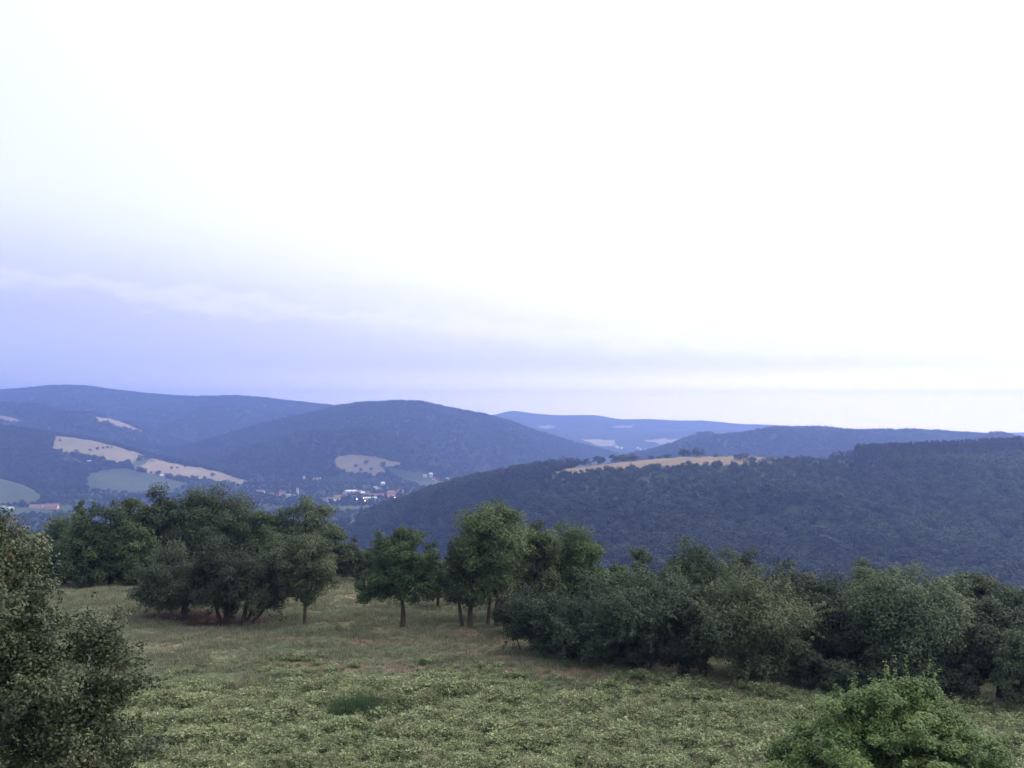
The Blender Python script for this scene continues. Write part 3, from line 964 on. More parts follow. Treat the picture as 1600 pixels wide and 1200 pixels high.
# --- foreground tree at the left edge, close to the viewpoint
gl = place(-90, Y=20)
gz = gl.z
lb = []
for (px, py, Yd, r, rz) in [(-50, 900, 20, 1.25, 1.2), (5, 880, 19.8, 0.75, 0.75), (25, 905, 19.6, 0.65, 0.65), (-20, 985, 19.2, 1.25, 1.2), (45, 1000, 19.3, 0.85, 0.75), (95, 1010, 19.3, 0.75, 0.6), (130, 1005, 19.4, 0.6, 0.45),
                            (150, 1060, 19.2, 0.85, 0.65), (205, 1038, 19.3, 0.42, 0.36), (60, 1085, 18.9, 1.2, 1.0), (160, 1120, 19.0, 0.75, 0.55), (110, 1160, 18.9, 1.0, 0.8), (205, 1185, 18.9, 0.75, 0.45), (30, 1180, 18.8, 1.3, 1.1), (130, 1250, 18.8, 1.3, 0.8),
                            (-100, 1100, 19.5, 2.0, 2.0), (-25, 840, 20, 0.55, 0.55), (-150, 950, 20.5, 2.0, 2.0), (-200, 1150, 20.5, 2.4, 2.2), (-60, 1300, 20, 2.2, 1.4), (45, 875, 19.8, 0.35, 0.3), (-4, 812, 20, 0.32, 0.35), (60, 945, 19.6, 0.4, 0.35)]:
    q = at(px, py, Yd)
    lb.append((q.x - gl.x, q.y - gl.y, q.z - gz, r, r, rz))
build_tree("foreground_tree", "grey green leafy tree close by at the left edge with rusty leaf tips", gl, lb,
           [(-0.6, 0.6, 0.2, (-0.6, 0.6, 4.5))], 620, 170000, 0.33, 0.075, M_LEAF_NEAR, 301, n_limb=12, leader=False, quads=True, inner=0.4, wispy=0.16, up=0.7)

# --- bright green crown at the lower right
gr = place(1392, Y=25)
lb = []
for (px, py, Yd, r, rz) in [(1392, 1108, 25, 1.0, 0.72), (1325, 1118, 24.8, 0.85, 0.6), (1450, 1118, 24.9, 0.8, 0.6), (1390, 1150, 24.5, 1.4, 1.0), (1290, 1160, 24.6, 0.85, 0.6), (1485, 1165, 24.6, 0.85, 0.6),
                            (1250, 1200, 24.6, 0.75, 0.45), (1525, 1205, 24.7, 0.75, 0.5), (1390, 1220, 24.2, 2.1, 1.3), (1280, 1250, 24.5, 1.3, 0.8), (1510, 1250, 24.6, 1.3, 0.8), (1390, 1270, 25, 1.5, 1.0), (1225, 1215, 24.6, 0.5, 0.35), (1340, 1190, 24.0, 1.0, 0.7), (1450, 1195, 24.0, 1.0, 0.7),
                            (1400, 1085, 25, 0.6, 0.35), (1235, 1190, 24.6, 0.6, 0.45), (1545, 1185, 24.7, 0.5, 0.4)]:
    q = at(px, py, Yd)
    lb.append((q.x - gr.x, q.y - gr.y, q.z - gr.z, r, r, rz))
build_tree("bright_tree", "bright green crown of a tree rising from the bottom edge on the right", gr, lb,
           [(0, 0, 0.16, (0.1, 0, 4.2))], 420, 190000, 0.32, 0.075, M_LEAF_ELDER, 302, n_limb=8, leader=False, quads=True, inner=0.5, wispy=0.07, up=1.0, flat=0.55)

# ------------------------------------------------------------------ small prototype trees for woods
PROTO_COL = []


def proto(name, rng, kind):
    if kind == "conifer":
        n = 420
        h = rng.uniform(0, 1, n) ** 0.8
        th = rng.uniform(0, 2 * np.pi, n)
        rad = (1 - h) * 0.24 * rng.uniform(0.5, 1.1, n) + 0.01
        P = np.stack([np.cos(th) * rad, np.sin(th) * rad, 0.08 + 0.92 * h], -1)
        nr = unit(np.stack([np.cos(th), np.sin(th), np.full(n, 0.9)], -1) + 0.3 * rng.normal(size=(n, 3)))
        V, Fc = leaf_tris(rng, P, nr, 0.10, 0.075)
        return mesh_np(name, V, Fc, 3, {"tint": ('FACE', 'FLOAT', rng.uniform(0, 1, n))}, False, [M_NEEDLE])
    lob = lobes_for(rng, 0.42, 0.42, 0.12, 1.0, 7, "round")
    n_c, n_l = 46, 640
    m, _ = crown_mesh(name, rng, lob, n_c, n_l, 0.13, 0.105, M_LEAF_WOOD, inner=0.6)
    return m


def proto_obj(name, mesh):
    return bpy.data.objects.new(name, mesh)          # not linked: only instanced by the woods


PROTO_DECID = [proto_obj("wood_tree_form", proto("wood_tree_form", np.random.RandomState(500 + i), "decid")) for i in range(6)]
PROTO_FINE = [proto_obj("wood_tree_fine_form", crown_mesh("wood_tree_fine_form", np.random.RandomState(540 + i), lobes_for(np.random.RandomState(560 + i), 0.42, 0.42, 0.05, 1.0, 9), 110, 6000, 0.10, 0.035, M_LEAF_WOOD, inner=0.55)[0]) for i in range(4)]
PROTO_CONIF = [proto_obj("wood_conifer_form", proto("wood_conifer_form", np.random.RandomState(520 + i), "conifer")) for i in range(3)]


def scatter_group(protos, key):
    ng = bpy.data.node_groups.new("scatter_" + key, 'GeometryNodeTree')
    ng.interface.new_socket("Geometry", in_out='INPUT', socket_type='NodeSocketGeometry')
    ng.interface.new_socket("Geometry", in_out='OUTPUT', socket_type='NodeSocketGeometry')
    nd, lk = ng.nodes, ng.links
    gi, go = nd.new("NodeGroupInput"), nd.new("NodeGroupOutput")
    jn = nd.new("GeometryNodeJoinGeometry")
    for p_ in protos:
        oi = nd.new("GeometryNodeObjectInfo")
        oi.inputs["Object"].default_value = p_
        oi.inputs["As Instance"].default_value = True
        lk.new(oi.outputs["Geometry"], jn.inputs[0])
    ip = nd.new("GeometryNodeInstanceOnPoints")
    ip.inputs["Pick Instance"].default_value = True
    lk.new(gi.outputs[0], ip.inputs["Points"])
    lk.new(jn.outputs[0], ip.inputs["Instance"])

    def attr(nm, typ):
        a = nd.new("GeometryNodeInputNamedAttribute")
        a.data_type = typ
        a.inputs[0].default_value = nm
        return a.outputs["Attribute"]
    lk.new(attr("pick", 'INT'), ip.inputs["Instance Index"])
    cx = nd.new("ShaderNodeCombineXYZ")
    lk.new(attr("rot", 'FLOAT'), cx.inputs[2])
    er = nd.new("FunctionNodeEulerToRotation")
    lk.new(cx.outputs[0], er.inputs[0])
    lk.new(er.outputs[0], ip.inputs["Rotation"])
    cs = nd.new("ShaderNodeCombineXYZ")
    sx, sz = attr("wide", 'FLOAT'), attr("tall", 'FLOAT')
    lk.new(sx, cs.inputs[0]); lk.new(sx, cs.inputs[1]); lk.new(sz, cs.inputs[2])
    lk.new(cs.outputs[0], ip.inputs["Scale"])
    lk.new(ip.outputs[0], go.inputs[0])
    return ng


def scatter(name, P, wide, tall, protos, key, seed, **props):
    rng = np.random.RandomState(seed)
    n = len(P)
    me = bpy.data.meshes.new(name)
    me.vertices.add(n)
    me.vertices.foreach_set("co", np.asarray(P, np.float32).ravel())
    for nm, typ, v in (("wide", 'FLOAT', wide), ("tall", 'FLOAT', tall), ("rot", 'FLOAT', rng.uniform(0, 6.283, n))):
        a = me.attributes.new(nm, typ, 'POINT')
        a.data.foreach_set("value", np.asarray(v, np.float32))
    a = me.attributes.new("pick", 'INT', 'POINT')
    a.data.foreach_set("value", rng.randint(0, len(protos), n).astype(np.int32))
    me.update()
    o = link(name, me, kind="stuff", **props)
    md = o.modifiers.new("scatter", 'NODES')
    if key not in GROUPS:
        GROUPS[key] = scatter_group(protos, key)
    md.node_group = GROUPS[key]
    return o


GROUPS = {}


def wood_points(rng, y0, y1, u0, u1, spacing, margin=0.012, tree_h=13.0):
    """tree positions over the ground between two distances, leaving out ground hidden from anywhere near the viewpoint and the fields"""
    area = 0.5 * (y1 * y1 - y0 * y0) * (u1 - u0)
    n = int(area / spacing ** 2)
    Yv = np.sqrt(rng.uniform(y0 * y0, y1 * y1, n))
    Uv = rng.uniform(u0, u1, n)
    Zv = hT(Uv, Yv)
    ok = (Zv + tree_h - CZ) / Yv > runmax_at(Uv, Yv) - margin * np.clip(800.0 / Yv, 0.1, 1)
    ok &= ~in_fields(Uv, Yv)
    return Uv[ok], Yv[ok], Zv[ok]


def owner(Uv, Yv, names):
    """which of the named landforms the ground belongs to"""
    x = Uv * Yv
    hs = [valley_floor(x, Yv), near_ground(x, Yv)] + [ridge_height(n_, x, Yv) for n_ in RT]
    idx = np.argmax(np.stack(hs), axis=0)
    nm = ["valley_floor", "near_ground"] + list(RT)
    m = np.zeros(len(x), bool)
    for n_ in names:
        m |= idx == nm.index(n_)
    return m


rng = np.random.RandomState(77)
# slope below the meadow
U_, Y_, Z_ = wood_points(rng, 135, 760, -0.62, 0.62, 7.0)
k_ = owner(U_, Y_, ["near_ground", "valley_floor"])
U_, Y_, Z_ = U_[k_], Y_[k_], Z_[k_]
t_ = rng.uniform(6.5, 11.5, len(U_))
k_ = (Z_ + t_ - CZ) / Y_ < -(878 - 640) / F
t_ = t_[k_]
scatter("hillside_wood", np.stack([U_ * Y_, Y_, Z_], -1)[k_], t_ * rng.uniform(0.85, 1.15, len(t_)), t_, PROTO_FINE, "fine", 1,
        label="dark wood falling away below the far edge of the meadow", category="wood")
# wooded ridge across the valley
U_, Y_, Z_ = wood_points(rng, 560, 1560, -0.62, 0.62, 7.0)
k_ = owner(U_, Y_, ["near_ridge"])
U_, Y_, Z_ = U_[k_], Y_[k_], Z_[k_]
q_ = 800 + F * U_
Yc = pchip_like(q_, RT["near_ridge"][0], RT["near_ridge"][1])
con = (q_ > 1335) & (Yc - Y_ < 75) & (Yc - Y_ > -60)
bare = (q_ > 1130) & (q_ < 1345) & (Yc - Y_ < 40) & (Yc - Y_ > -140)
bare |= (q_ > 900) & (q_ < 1245) & (Y_ > Yc - 25)
dec = ~con & ~bare
t_ = rng.uniform(7.0, 15.0, dec.sum())
under_m = ((Yc - Y_ < 190) & (q_ > 850) & (q_ < 1345))[dec]
t_[under_m] *= 0.62
scatter("ridge_wood", np.stack([U_ * Y_, Y_, Z_ - 0.8], -1)[dec], t_ * rng.uniform(0.85, 1.2, len(t_)), t_, PROTO_DECID, "decid", 2,
        label="dense broadleaf wood covering the ridge across the valley", category="wood")
t_ = rng.uniform(17, 21, con.sum())
scatter("conifer_plantation", np.stack([U_ * Y_, Y_, Z_ - 0.8], -1)[con], t_ * rng.uniform(0.9, 1.2, len(t_)), t_, PROTO_CONIF, "conif", 3,
        label="straight topped band of dark conifers on the ridge at the right", category="wood")
# valley floor, sparse
U_, Y_, Z_ = wood_points(rng, 1000, 3300, -0.62, 0.25, 15.0)
k_ = owner(U_, Y_, ["valley_floor", "left_knoll"])
q_ = 800 + F * U_
t_ = rng.uniform(5.0, 10.0, k_.sum())
scatter("valley_wood", np.stack([U_ * Y_, Y_, Z_ - 0.5], -1)[k_], t_ * rng.uniform(0.9, 1.3, len(t_)), t_, PROTO_DECID, "decid", 4,
        label="scattered trees and copses on the valley floor round the town", category="wood")
# the hills behind
for nm, lab, owners, y0, y1, u0, u1, sp, sd in (
        ("spur_wood", "dark wood round the straw fields on the left spur", ["field_spur"], 2200, 3300, -0.62, -0.1, 9.5, 5),
        ("town_hill_wood", "blue hazy wood covering the rounded hill above the town", ["town_hill"], 2500, 4400, -0.60, 0.17, 11.0, 6),
        ("shoulder_wood", "hazy wood on the shoulder below the left mountain", ["left_shoulder"], 3300, 4500, -0.62, -0.15, 11.0, 7),
        ("mountain_wood", "hazy wood on the long mountain along the left skyline", ["left_mountain"], 4000, 5750, -0.62, 0.0, 13.0, 8),
        ("right_hill_wood", "hazy wood on the hill behind the ridge meadow", ["right_hill"], 2300, 3400, 0.08, 0.62, 10.5, 9)):
    U_, Y_, Z_ = wood_points(rng, y0, y1, u0, u1, sp)
    k_ = owner(U_, Y_, owners)
    t_ = rng.uniform(7.0, 17.0, k_.sum())
    scatter(nm, np.stack([U_ * Y_, Y_, Z_ - 1.0], -1)[k_], t_ * rng.uniform(1.0, 1.4, len(t_)), t_, PROTO_DECID, "decid", sd, label=lab, category="wood")

# ------------------------------------------------------------------ single trees one can pick out on the ridge
MID_CROWN, MID_TRUNK = [], []
for i in range(5):
    r_ = np.random.RandomState(600 + i)
    lob = lobes_for(r_, 0.5, 0.5, 0.10, 1.0, 9)
    cm, c = crown_mesh("crown", r_, lob, 70, 2200, 0.12, 0.06, M_LEAF_WOOD, inner=0.55)
    MID_CROWN.append(cm)
    MID_TRUNK.append(trunk_mesh("trunk", r_, [(0, 0, 0.03, (0, 0, 0.3))], c, np.array([0, 0, 0.7]), 6))
ORD = ["first", "second", "third", "fourth", "fifth", "sixth", "seventh", "eighth", "ninth", "tenth", "eleventh", "twelfth", "thirteenth", "fourteenth",
       "fifteenth", "sixteenth", "seventeenth", "eighteenth", "nineteenth", "twentieth", "twenty-first", "twenty-second", "twenty-third", "twenty-fourth",
       "twenty-fifth", "twenty-sixth", "twenty-seventh", "twenty-eighth", "twenty-ninth", "thirtieth", "thirty-first", "thirty-second", "thirty-third",
       "thirty-fourth", "thirty-fifth", "thirty-sixth", "thirty-seventh", "thirty-eighth", "thirty-ninth", "fortieth"]
RIDGE_TREES = [(815, 724, 22, 30), (838, 718, 24, 20), (858, 715, 26, 15), (880, 713, 24, 20), (898, 714, 22, 25), (914, 716, 18, 20), (936, 711, 19, 10),
               (962, 708.5, 18, 12), (974, 709, 16, 18), (988, 708.5, 20, 12), (1018, 711.5, 10, 25), (1030, 712, 9, 30), (1042, 708.5, 14, 22),
               (1070, 700, 20, 14), (1090, 699.5, 20, 14), (1152, 709, 12, -55), (1162, 706.5, 16, -60), (1176, 713, 14, -60), (1196, 713, 20, -70), (1212, 712, 18, -68), (1228, 711, 16, -66),
               (1256, 710, 18, -50), (1268, 711, 14, -48), (1284, 714, 13, -52), (1304, 706, 17, -40), (1316, 703, 14, -35), (1328, 701, 14, -30)]
for i, (px, top, w, dy) in enumerate(RIDGE_TREES):
    Yc = float(pchip_like(np.array([px]), RT["near_ridge"][0], RT["near_ridge"][1])[0]) + dy
    a, _ = ray(px, top)
    z = float(hT(np.array([a]), np.array([Yc]))[0]) - 0.3
    h = z_at(top, Yc) - z
    root = empty("ridge_tree", (a * Yc, Yc, z), "%s tree from the left along the ridge meadow's skyline" % ORD[i], "tree", "single trees along the ridge meadow")
    s_ = 1.2 * w * Yc / F
    for nm, mset in (("trunk", MID_TRUNK), ("crown", MID_CROWN)):
        o = link(nm, mset[i % 5], root)
        o.scale = (s_, s_, h)
        o.rotation_euler.z = i * 1.7
for i, (px, top, w) in enumerate([(1366, 670, 5), (1373, 668.5, 5), (1380, 668, 5), (1387, 668.5, 4), (1392, 669.5, 4)]):
    Yc = 3195.0
    a, _ = ray(px, top)
    z = float(hT(np.array([a]), np.array([Yc]))[0]) - 0.3
    h = max(z_at(top, Yc) - z, 14.0)
    root = empty("skyline_tree", (a * Yc, Yc, z), "%s of five tall trees on the hazy hill's skyline, from the left" % ORD[i], "tree", "tall trees on the hazy hill")
    for nm, mset in (("trunk", MID_TRUNK), ("crown", MID_CROWN)):
        o = link(nm, mset[i % 5], root)
        o.scale = (w * 2.0, w * 2.0, h)
        o.rotation_euler.z = i * 1.1
# trees dotted over the straw fields on the far hills
DOTS = [(141, 704, 5, "alone in the big straw field at its left end"), (152, 702, 6, "second in the hedge line crossing the big straw field"),
        (161, 700.5, 5, "third in the hedge line crossing the big straw field"), (168, 699.5, 5, "fourth in the hedge line crossing the big straw field"),
        (174, 699, 4, "last in the hedge line crossing the big straw field"), (94, 689, 5, "beside the bare patch of the big straw field"),
        (236, 739, 5, "in front of the pink stubble field by the farm"), (246, 741, 6, "just left of the white farm"), (268, 732, 5, "first in the line across the stubble field"),
        (277, 731, 4, "second in the line across the stubble field"), (289, 729, 4, "third in the line across the stubble field"),
        (556, 729, 6, "left one on the straw clearing above the town"), (572, 724, 8, "big one on the straw clearing above the town"),
        (580, 734, 6, "right one on the straw clearing above the town"), (564, 735, 6, "lower one on the straw clearing above the town"),
        (332, 744, 8, "at the foot of the stubble field")]
for i, (px, py, w, where) in enumerate(DOTS):
    p = cast(px, py + 1, 2200, 4000)
    s_ = w * p.y / F
    root = empty("field_tree", (p.x, p.y, p.z - 0.3), "tiny dark tree " + where, "tree", "trees dotted over the hill fields")
    for nm, mset in (("trunk", MID_TRUNK), ("crown", MID_CROWN)):
        o = link(nm, mset[i % 5], root)
        o.scale = (s_, s_, s_ * 0.9)
        o.rotation_euler.z = i * 1.3

# ------------------------------------------------------------------ meadow plants
def weed_form(rng):
    VV, FF, TT, o = [], [], [], 0
    n = 26                                                  # leaves low down
    th = rng.uniform(0, 6.283, n)
    r = rng.uniform(0.02, 0.24, n)
    P = np.stack([np.cos(th) * r, np.sin(th) * r, rng.uniform(0.04, 0.26, n)], -1)
    v, f = leaf_tris(rng, P, unit(rng.normal(size=(n, 3)) * 0.6 + np.array([0, 0, 1])), 0.16, 0.07)
    VV.append(v); FF.append(f); TT.append(rng.uniform(0.0, 0.6, n)); o += len(v)
    for k in range(9):                                      # stems with pale heads
        th, rr = rng.uniform(0, 6.283), rng.uniform(0.0, 0.2)
        b = np.array([math.cos(th) * rr * 0.6, math.sin(th) * rr * 0.6, 0])
        t = np.array([math.cos(th) * rr * 1.4, math.sin(th) * rr * 1.4, rng.uniform(0.26, 0.46)])
        m = 9
        s = rng.uniform(0.45, 1, m)[:, None]
        P = b + (t - b) * s + rng.normal(size=(m, 3)) * np.array([0.045, 0.045, 0.02])
        v, f = leaf_tris(rng, P, unit(rng.normal(size=(m, 3)) * 0.7 + np.array([0, 0, 0.8])), 0.075, 0.045)
        VV.append(v); FF.append(f + o); TT.append(np.clip(0.35 + 0.6 * s[:, 0] * rng.uniform(0.5, 1.15, m), 0, 1)); o += len(v)
        w = 0.008
        v = np.array([b + (w, 0, 0), b - (w, 0, 0), t])
        VV.append(v); FF.append(np.array([[0, 1, 2]]) + o); TT.append(np.array([0.3])); o += 3
    return mesh_np("weed_form", np.concatenate(VV), np.concatenate(FF), 3, {"tint": ('FACE', 'FLOAT', np.concatenate(TT))}, False, [M_WEED])


def blade_form(rng, n, spread, h0, h1, w, lean, mat, name, t0=0.0, t1=1.0):
    th = rng.uniform(0, 6.283, n)
    r = spread * np.sqrt(rng.uniform(0, 1, n))
    b = np.stack([np.cos(th) * r, np.sin(th) * r, np.full(n, -0.03)], -1)
    hh = rng.uniform(h0, h1, n)
    ph = rng.uniform(0, 6.283, n)
    t = b + np.stack([np.cos(ph) * lean * hh, np.sin(ph) * lean * hh, hh], -1)
    sd = np.stack([-np.sin(ph), np.cos(ph), np.zeros(n)], -1) * w * 0.5
    V = np.stack([b - sd, b + sd, t], 1).reshape(-1, 3)
    return mesh_np(name, V, np.arange(3 * n).reshape(-1, 3), 3, {"tint": ('FACE', 'FLOAT', rng.uniform(t0, t1, n))}, False, [mat])


PROTO_WEED = [proto_obj("weed_form", weed_form(np.random.RandomState(700 + i))) for i in range(6)] + [proto_obj("stalk_form", blade_form(np.random.RandomState(760 + i), 16, 0.2, 0.35, 0.7, 0.022, 0.25, M_GRASS, "stalk_form", 0.55, 1.0)) for i in range(2)]
PROTO_GRASS = [proto_obj("grass_form", blade_form(np.random.RandomState(720 + i), 46, 0.26, 0.08, 0.30, 0.018, 0.5, M_GRASS, "grass_form")) for i in range(5)]
PROTO_DRY = [proto_obj("dry_grass_form", blade_form(np.random.RandomState(730 + i), 40, 0.28, 0.05, 0.2, 0.018, 0.6, M_DRY, "dry_grass_form")) for i in range(4)]
PROTO_TALL = [proto_obj("rush_form", blade_form(np.random.RandomState(740 + i), 70, 0.25, 0.35, 0.95, 0.016, 0.28, M_RUSH, "rush_form")) for i in range(3)]

rng = np.random.RandomState(88)


def meadow_points(n, y0, y1, umax=0.72):
    Yv = np.sqrt(rng.uniform(y0 * y0, y1 * y1, n))
    x = rng.uniform(-umax, umax, n) * Yv
    return x, Yv


x, y = meadow_points(78000, 34, 66)
haw, path, weed, dry, under = meadow_masks(x, y)
keep = (rng.uniform(size=len(x)) < weed * (1 - 0.75 * path)) & (under < 0.3)
x, y = x[keep], y[keep]
sc = (0.45 + 0.55 * weed[keep]) * rng.uniform(0.4, 1.1, len(x)) * (1 + 0.28 * wave(x, y, S_P3).clip(-1.5, 1.5)) * (1 + 0.15 * wave(x, y, S_P2).clip(-1.5, 1.5))
scatter("meadow_weeds", np.stack([x, y, near_ground(x, y)], -1), sc * 1.3, sc, PROTO_WEED, "weed", 11,
        label="pale green flowering weeds covering the near half of the meadow", category="weeds")
x, y = meadow_points(134000, 34, 106)
haw, path, weed, dry, under = meadow_masks(x, y)
keep = (rng.uniform(size=len(x)) < (1 - 0.6 * weed) * (1 - 0.85 * path) * (1 - 0.95 * haw) * (1 - 0.35 * dry))
x, y = x[keep], y[keep]
sc = rng.uniform(0.5, 1.2, len(x)) * (1 + 0.3 * wave(x, y, S_P2).clip(-1.5, 1.5))
scatter("meadow_grass", np.stack([x, y, near_ground(x, y)], -1), sc * 1.1, sc, PROTO_GRASS, "grass", 12,
        label="short dry grass on the far half of the meadow", category="grass")
x, y = meadow_points(72000, 44, 84)
haw, path, weed, dry, under = meadow_masks(x, y)
keep = (rng.uniform(size=len(x)) < 0.9 * path + 0.12 * dry) & (haw < 0.2) & (under < 0.3)
x, y = x[keep], y[keep]
sc = rng.uniform(0.5, 1.1, len(x))
scatter("dry_grass", np.stack([x, y, near_ground(x, y)], -1), sc * 1.2, sc, PROTO_DRY, "dry", 14,
        label="pinkish dry grass in trodden strips across the middle of the meadow", category="grass")
# taller grass at the foot of the hedge and in tufts
x, y = meadow_points(30000, 48, 100)
e = np.interp(x, EDGE_X, EDGE_Y)
foot = np.exp(-((y - e + 7.0) / 2.2) ** 2) * (x > 2)
tuft = np.clip(wave(x, y, S_P2) - 1.6, 0, 1) * (y > 58)
keep = rng.uniform(size=len(x)) < 0.45 * foot + 0.5 * tuft
x, y = x[keep], y[keep]
sc = rng.uniform(0.4, 0.85, len(x))
scatter("tall_grass", np.stack([x, y, near_ground(x, y)], -1), sc, sc, PROTO_TALL, "rush", 13,
        label="taller green grass along the foot of the hedge", category="grass")
# the dark tuft in the middle of the weeds
c0 = cast_near(572, 1118)
rr = np.random.RandomState(5)
n = 95
VV, FF, TT, o_ = [], [], [], 0
base_m = [p_.data for p_ in PROTO_TALL]
for i in range(n):
    dx, dy = rr.normal() * 0.85, rr.normal() * 0.5
    m = base_m[i % 3]
    v = np.empty(len(m.vertices) * 3, np.float32)
    m.vertices.foreach_get("co", v)
    v = v.reshape(-1, 3) * rr.uniform(0.8, 1.3)
    zz = near_ground(np.array([c0.x + dx]), np.array([c0.y + dy]))[0] - c0.z
    VV.append(v + np.array([dx, dy, zz])); FF.append(np.arange(len(v)).reshape(-1, 3) + o_); o_ += len(v)
    TT.append(rr.uniform(0.1, 0.8, len(v) // 3))
o = link("grass_tuft", mesh_np("grass_tuft", np.concatenate(VV), np.concatenate(FF), 3, {"tint": ('FACE', 'FLOAT', np.concatenate(TT))}, False, [M_RUSH]),
         label="dark tuft of tall grass alone among the pale weeds", category="grass tuft")
o.location = c0

# ------------------------------------------------------------------ town and farms
M_WHITE = plain_mat("plaster_white", (0.52, 0.51, 0.49))
M_CREAM = plain_mat("plaster_cream", (0.66, 0.58, 0.46))
M_ROSE = plain_mat("plaster_rose", (0.66, 0.42, 0.36))
M_RED = plain_mat("roof_red", (0.20, 0.095, 0.085))
M_ORANGE = plain_mat("roof_orange", (0.27, 0.155, 0.135))
M_BROWN = plain_mat("roof_brown", (0.15, 0.09, 0.075))
M_GREYR = plain_mat("roof_grey", (0.30, 0.29, 0.30))
M_PALER = plain_mat("roof_pale", (0.62, 0.61, 0.60))
WALLS = {"white": M_WHITE, "cream": M_CREAM, "rose": M_ROSE}
ROOFS = {"red": M_RED, "orange": M_ORANGE, "brown": M_BROWN, "grey": M_GREYR, "pale": M_PALER}
M_PANE = plain_mat("window_dark", (0.05, 0.055, 0.07), rough=0.3)


def house(name, label, p, L_, W_, H_, R_, wall, roof, rot, cat="house", group=None, windows=True):
    root = empty(name, p, label, cat, group)
    root.rotation_euler.z = rot
    l, w = L_ / 2, W_ / 2
    V = [(-l, -w, -3), (l, -w, -3), (l, w, -3), (-l, w, -3), (-l, -w, H_), (l, -w, H_), (l, w, H_), (-l, w, H_), (-l, 0, H_ + R_), (l, 0, H_ + R_)]
    me = bpy.data.meshes.new("wall")
    me.from_pydata(V, [], [(0, 1, 5, 4), (1, 2, 6, 9, 5), (2, 3, 7, 6), (3, 0, 4, 8, 7)])
    me.materials.append(WALLS[wall])
    link("wall", me, root)
    e, t = 0.5, 0.3
    k = R_ / w
    RV = []
    for dz in (0.05, 0.05 + t):
        RV += [(-l - e, -w - e, H_ - e * k + dz), (l + e, -w - e, H_ - e * k + dz), (-l - e, 0, H_ + R_ + dz), (l + e, 0, H_ + R_ + dz), (-l - e, w + e, H_ - e * k + dz), (l + e, w + e, H_ - e * k + dz)]
    me = bpy.data.meshes.new("roof")
    me.from_pydata(RV, [], [(6, 7, 9, 8), (8, 9, 11, 10), (1, 0, 2, 3), (3, 2, 4, 5), (0, 1, 7, 6), (5, 4, 10, 11), (0, 6, 8, 2), (2, 8, 10, 4), (1, 3, 9, 7), (3, 5, 11, 9)])
    me.materials.append(ROOFS[roof])
    link("roof", me, root)
    if windows:
        nwin = max(2, int(L_ / 3.5))
        for fl in range(max(1, int(H_ / 3.0))):
            for i in range(nwin):
                xx = -l + (i + 0.5) * L_ / nwin
                zz = 1.0 + fl * 2.9
                me = bpy.data.meshes.new("window")
                V = []
                for yy in (-w - 0.06, -w + 0.05):
                    V += [(xx - 0.55, yy, zz), (xx + 0.55, yy, zz), (xx + 0.55, yy, zz + 1.3), (xx - 0.55, yy, zz + 1.3)]
                me.from_pydata(V, [], [(0, 1, 2, 3), (0, 4, 5, 1), (1, 5, 6, 2), (2, 6, 7, 3), (3, 7, 4, 0)])
                me.materials.append(M_PANE)
                link("window", me, root)
    return root


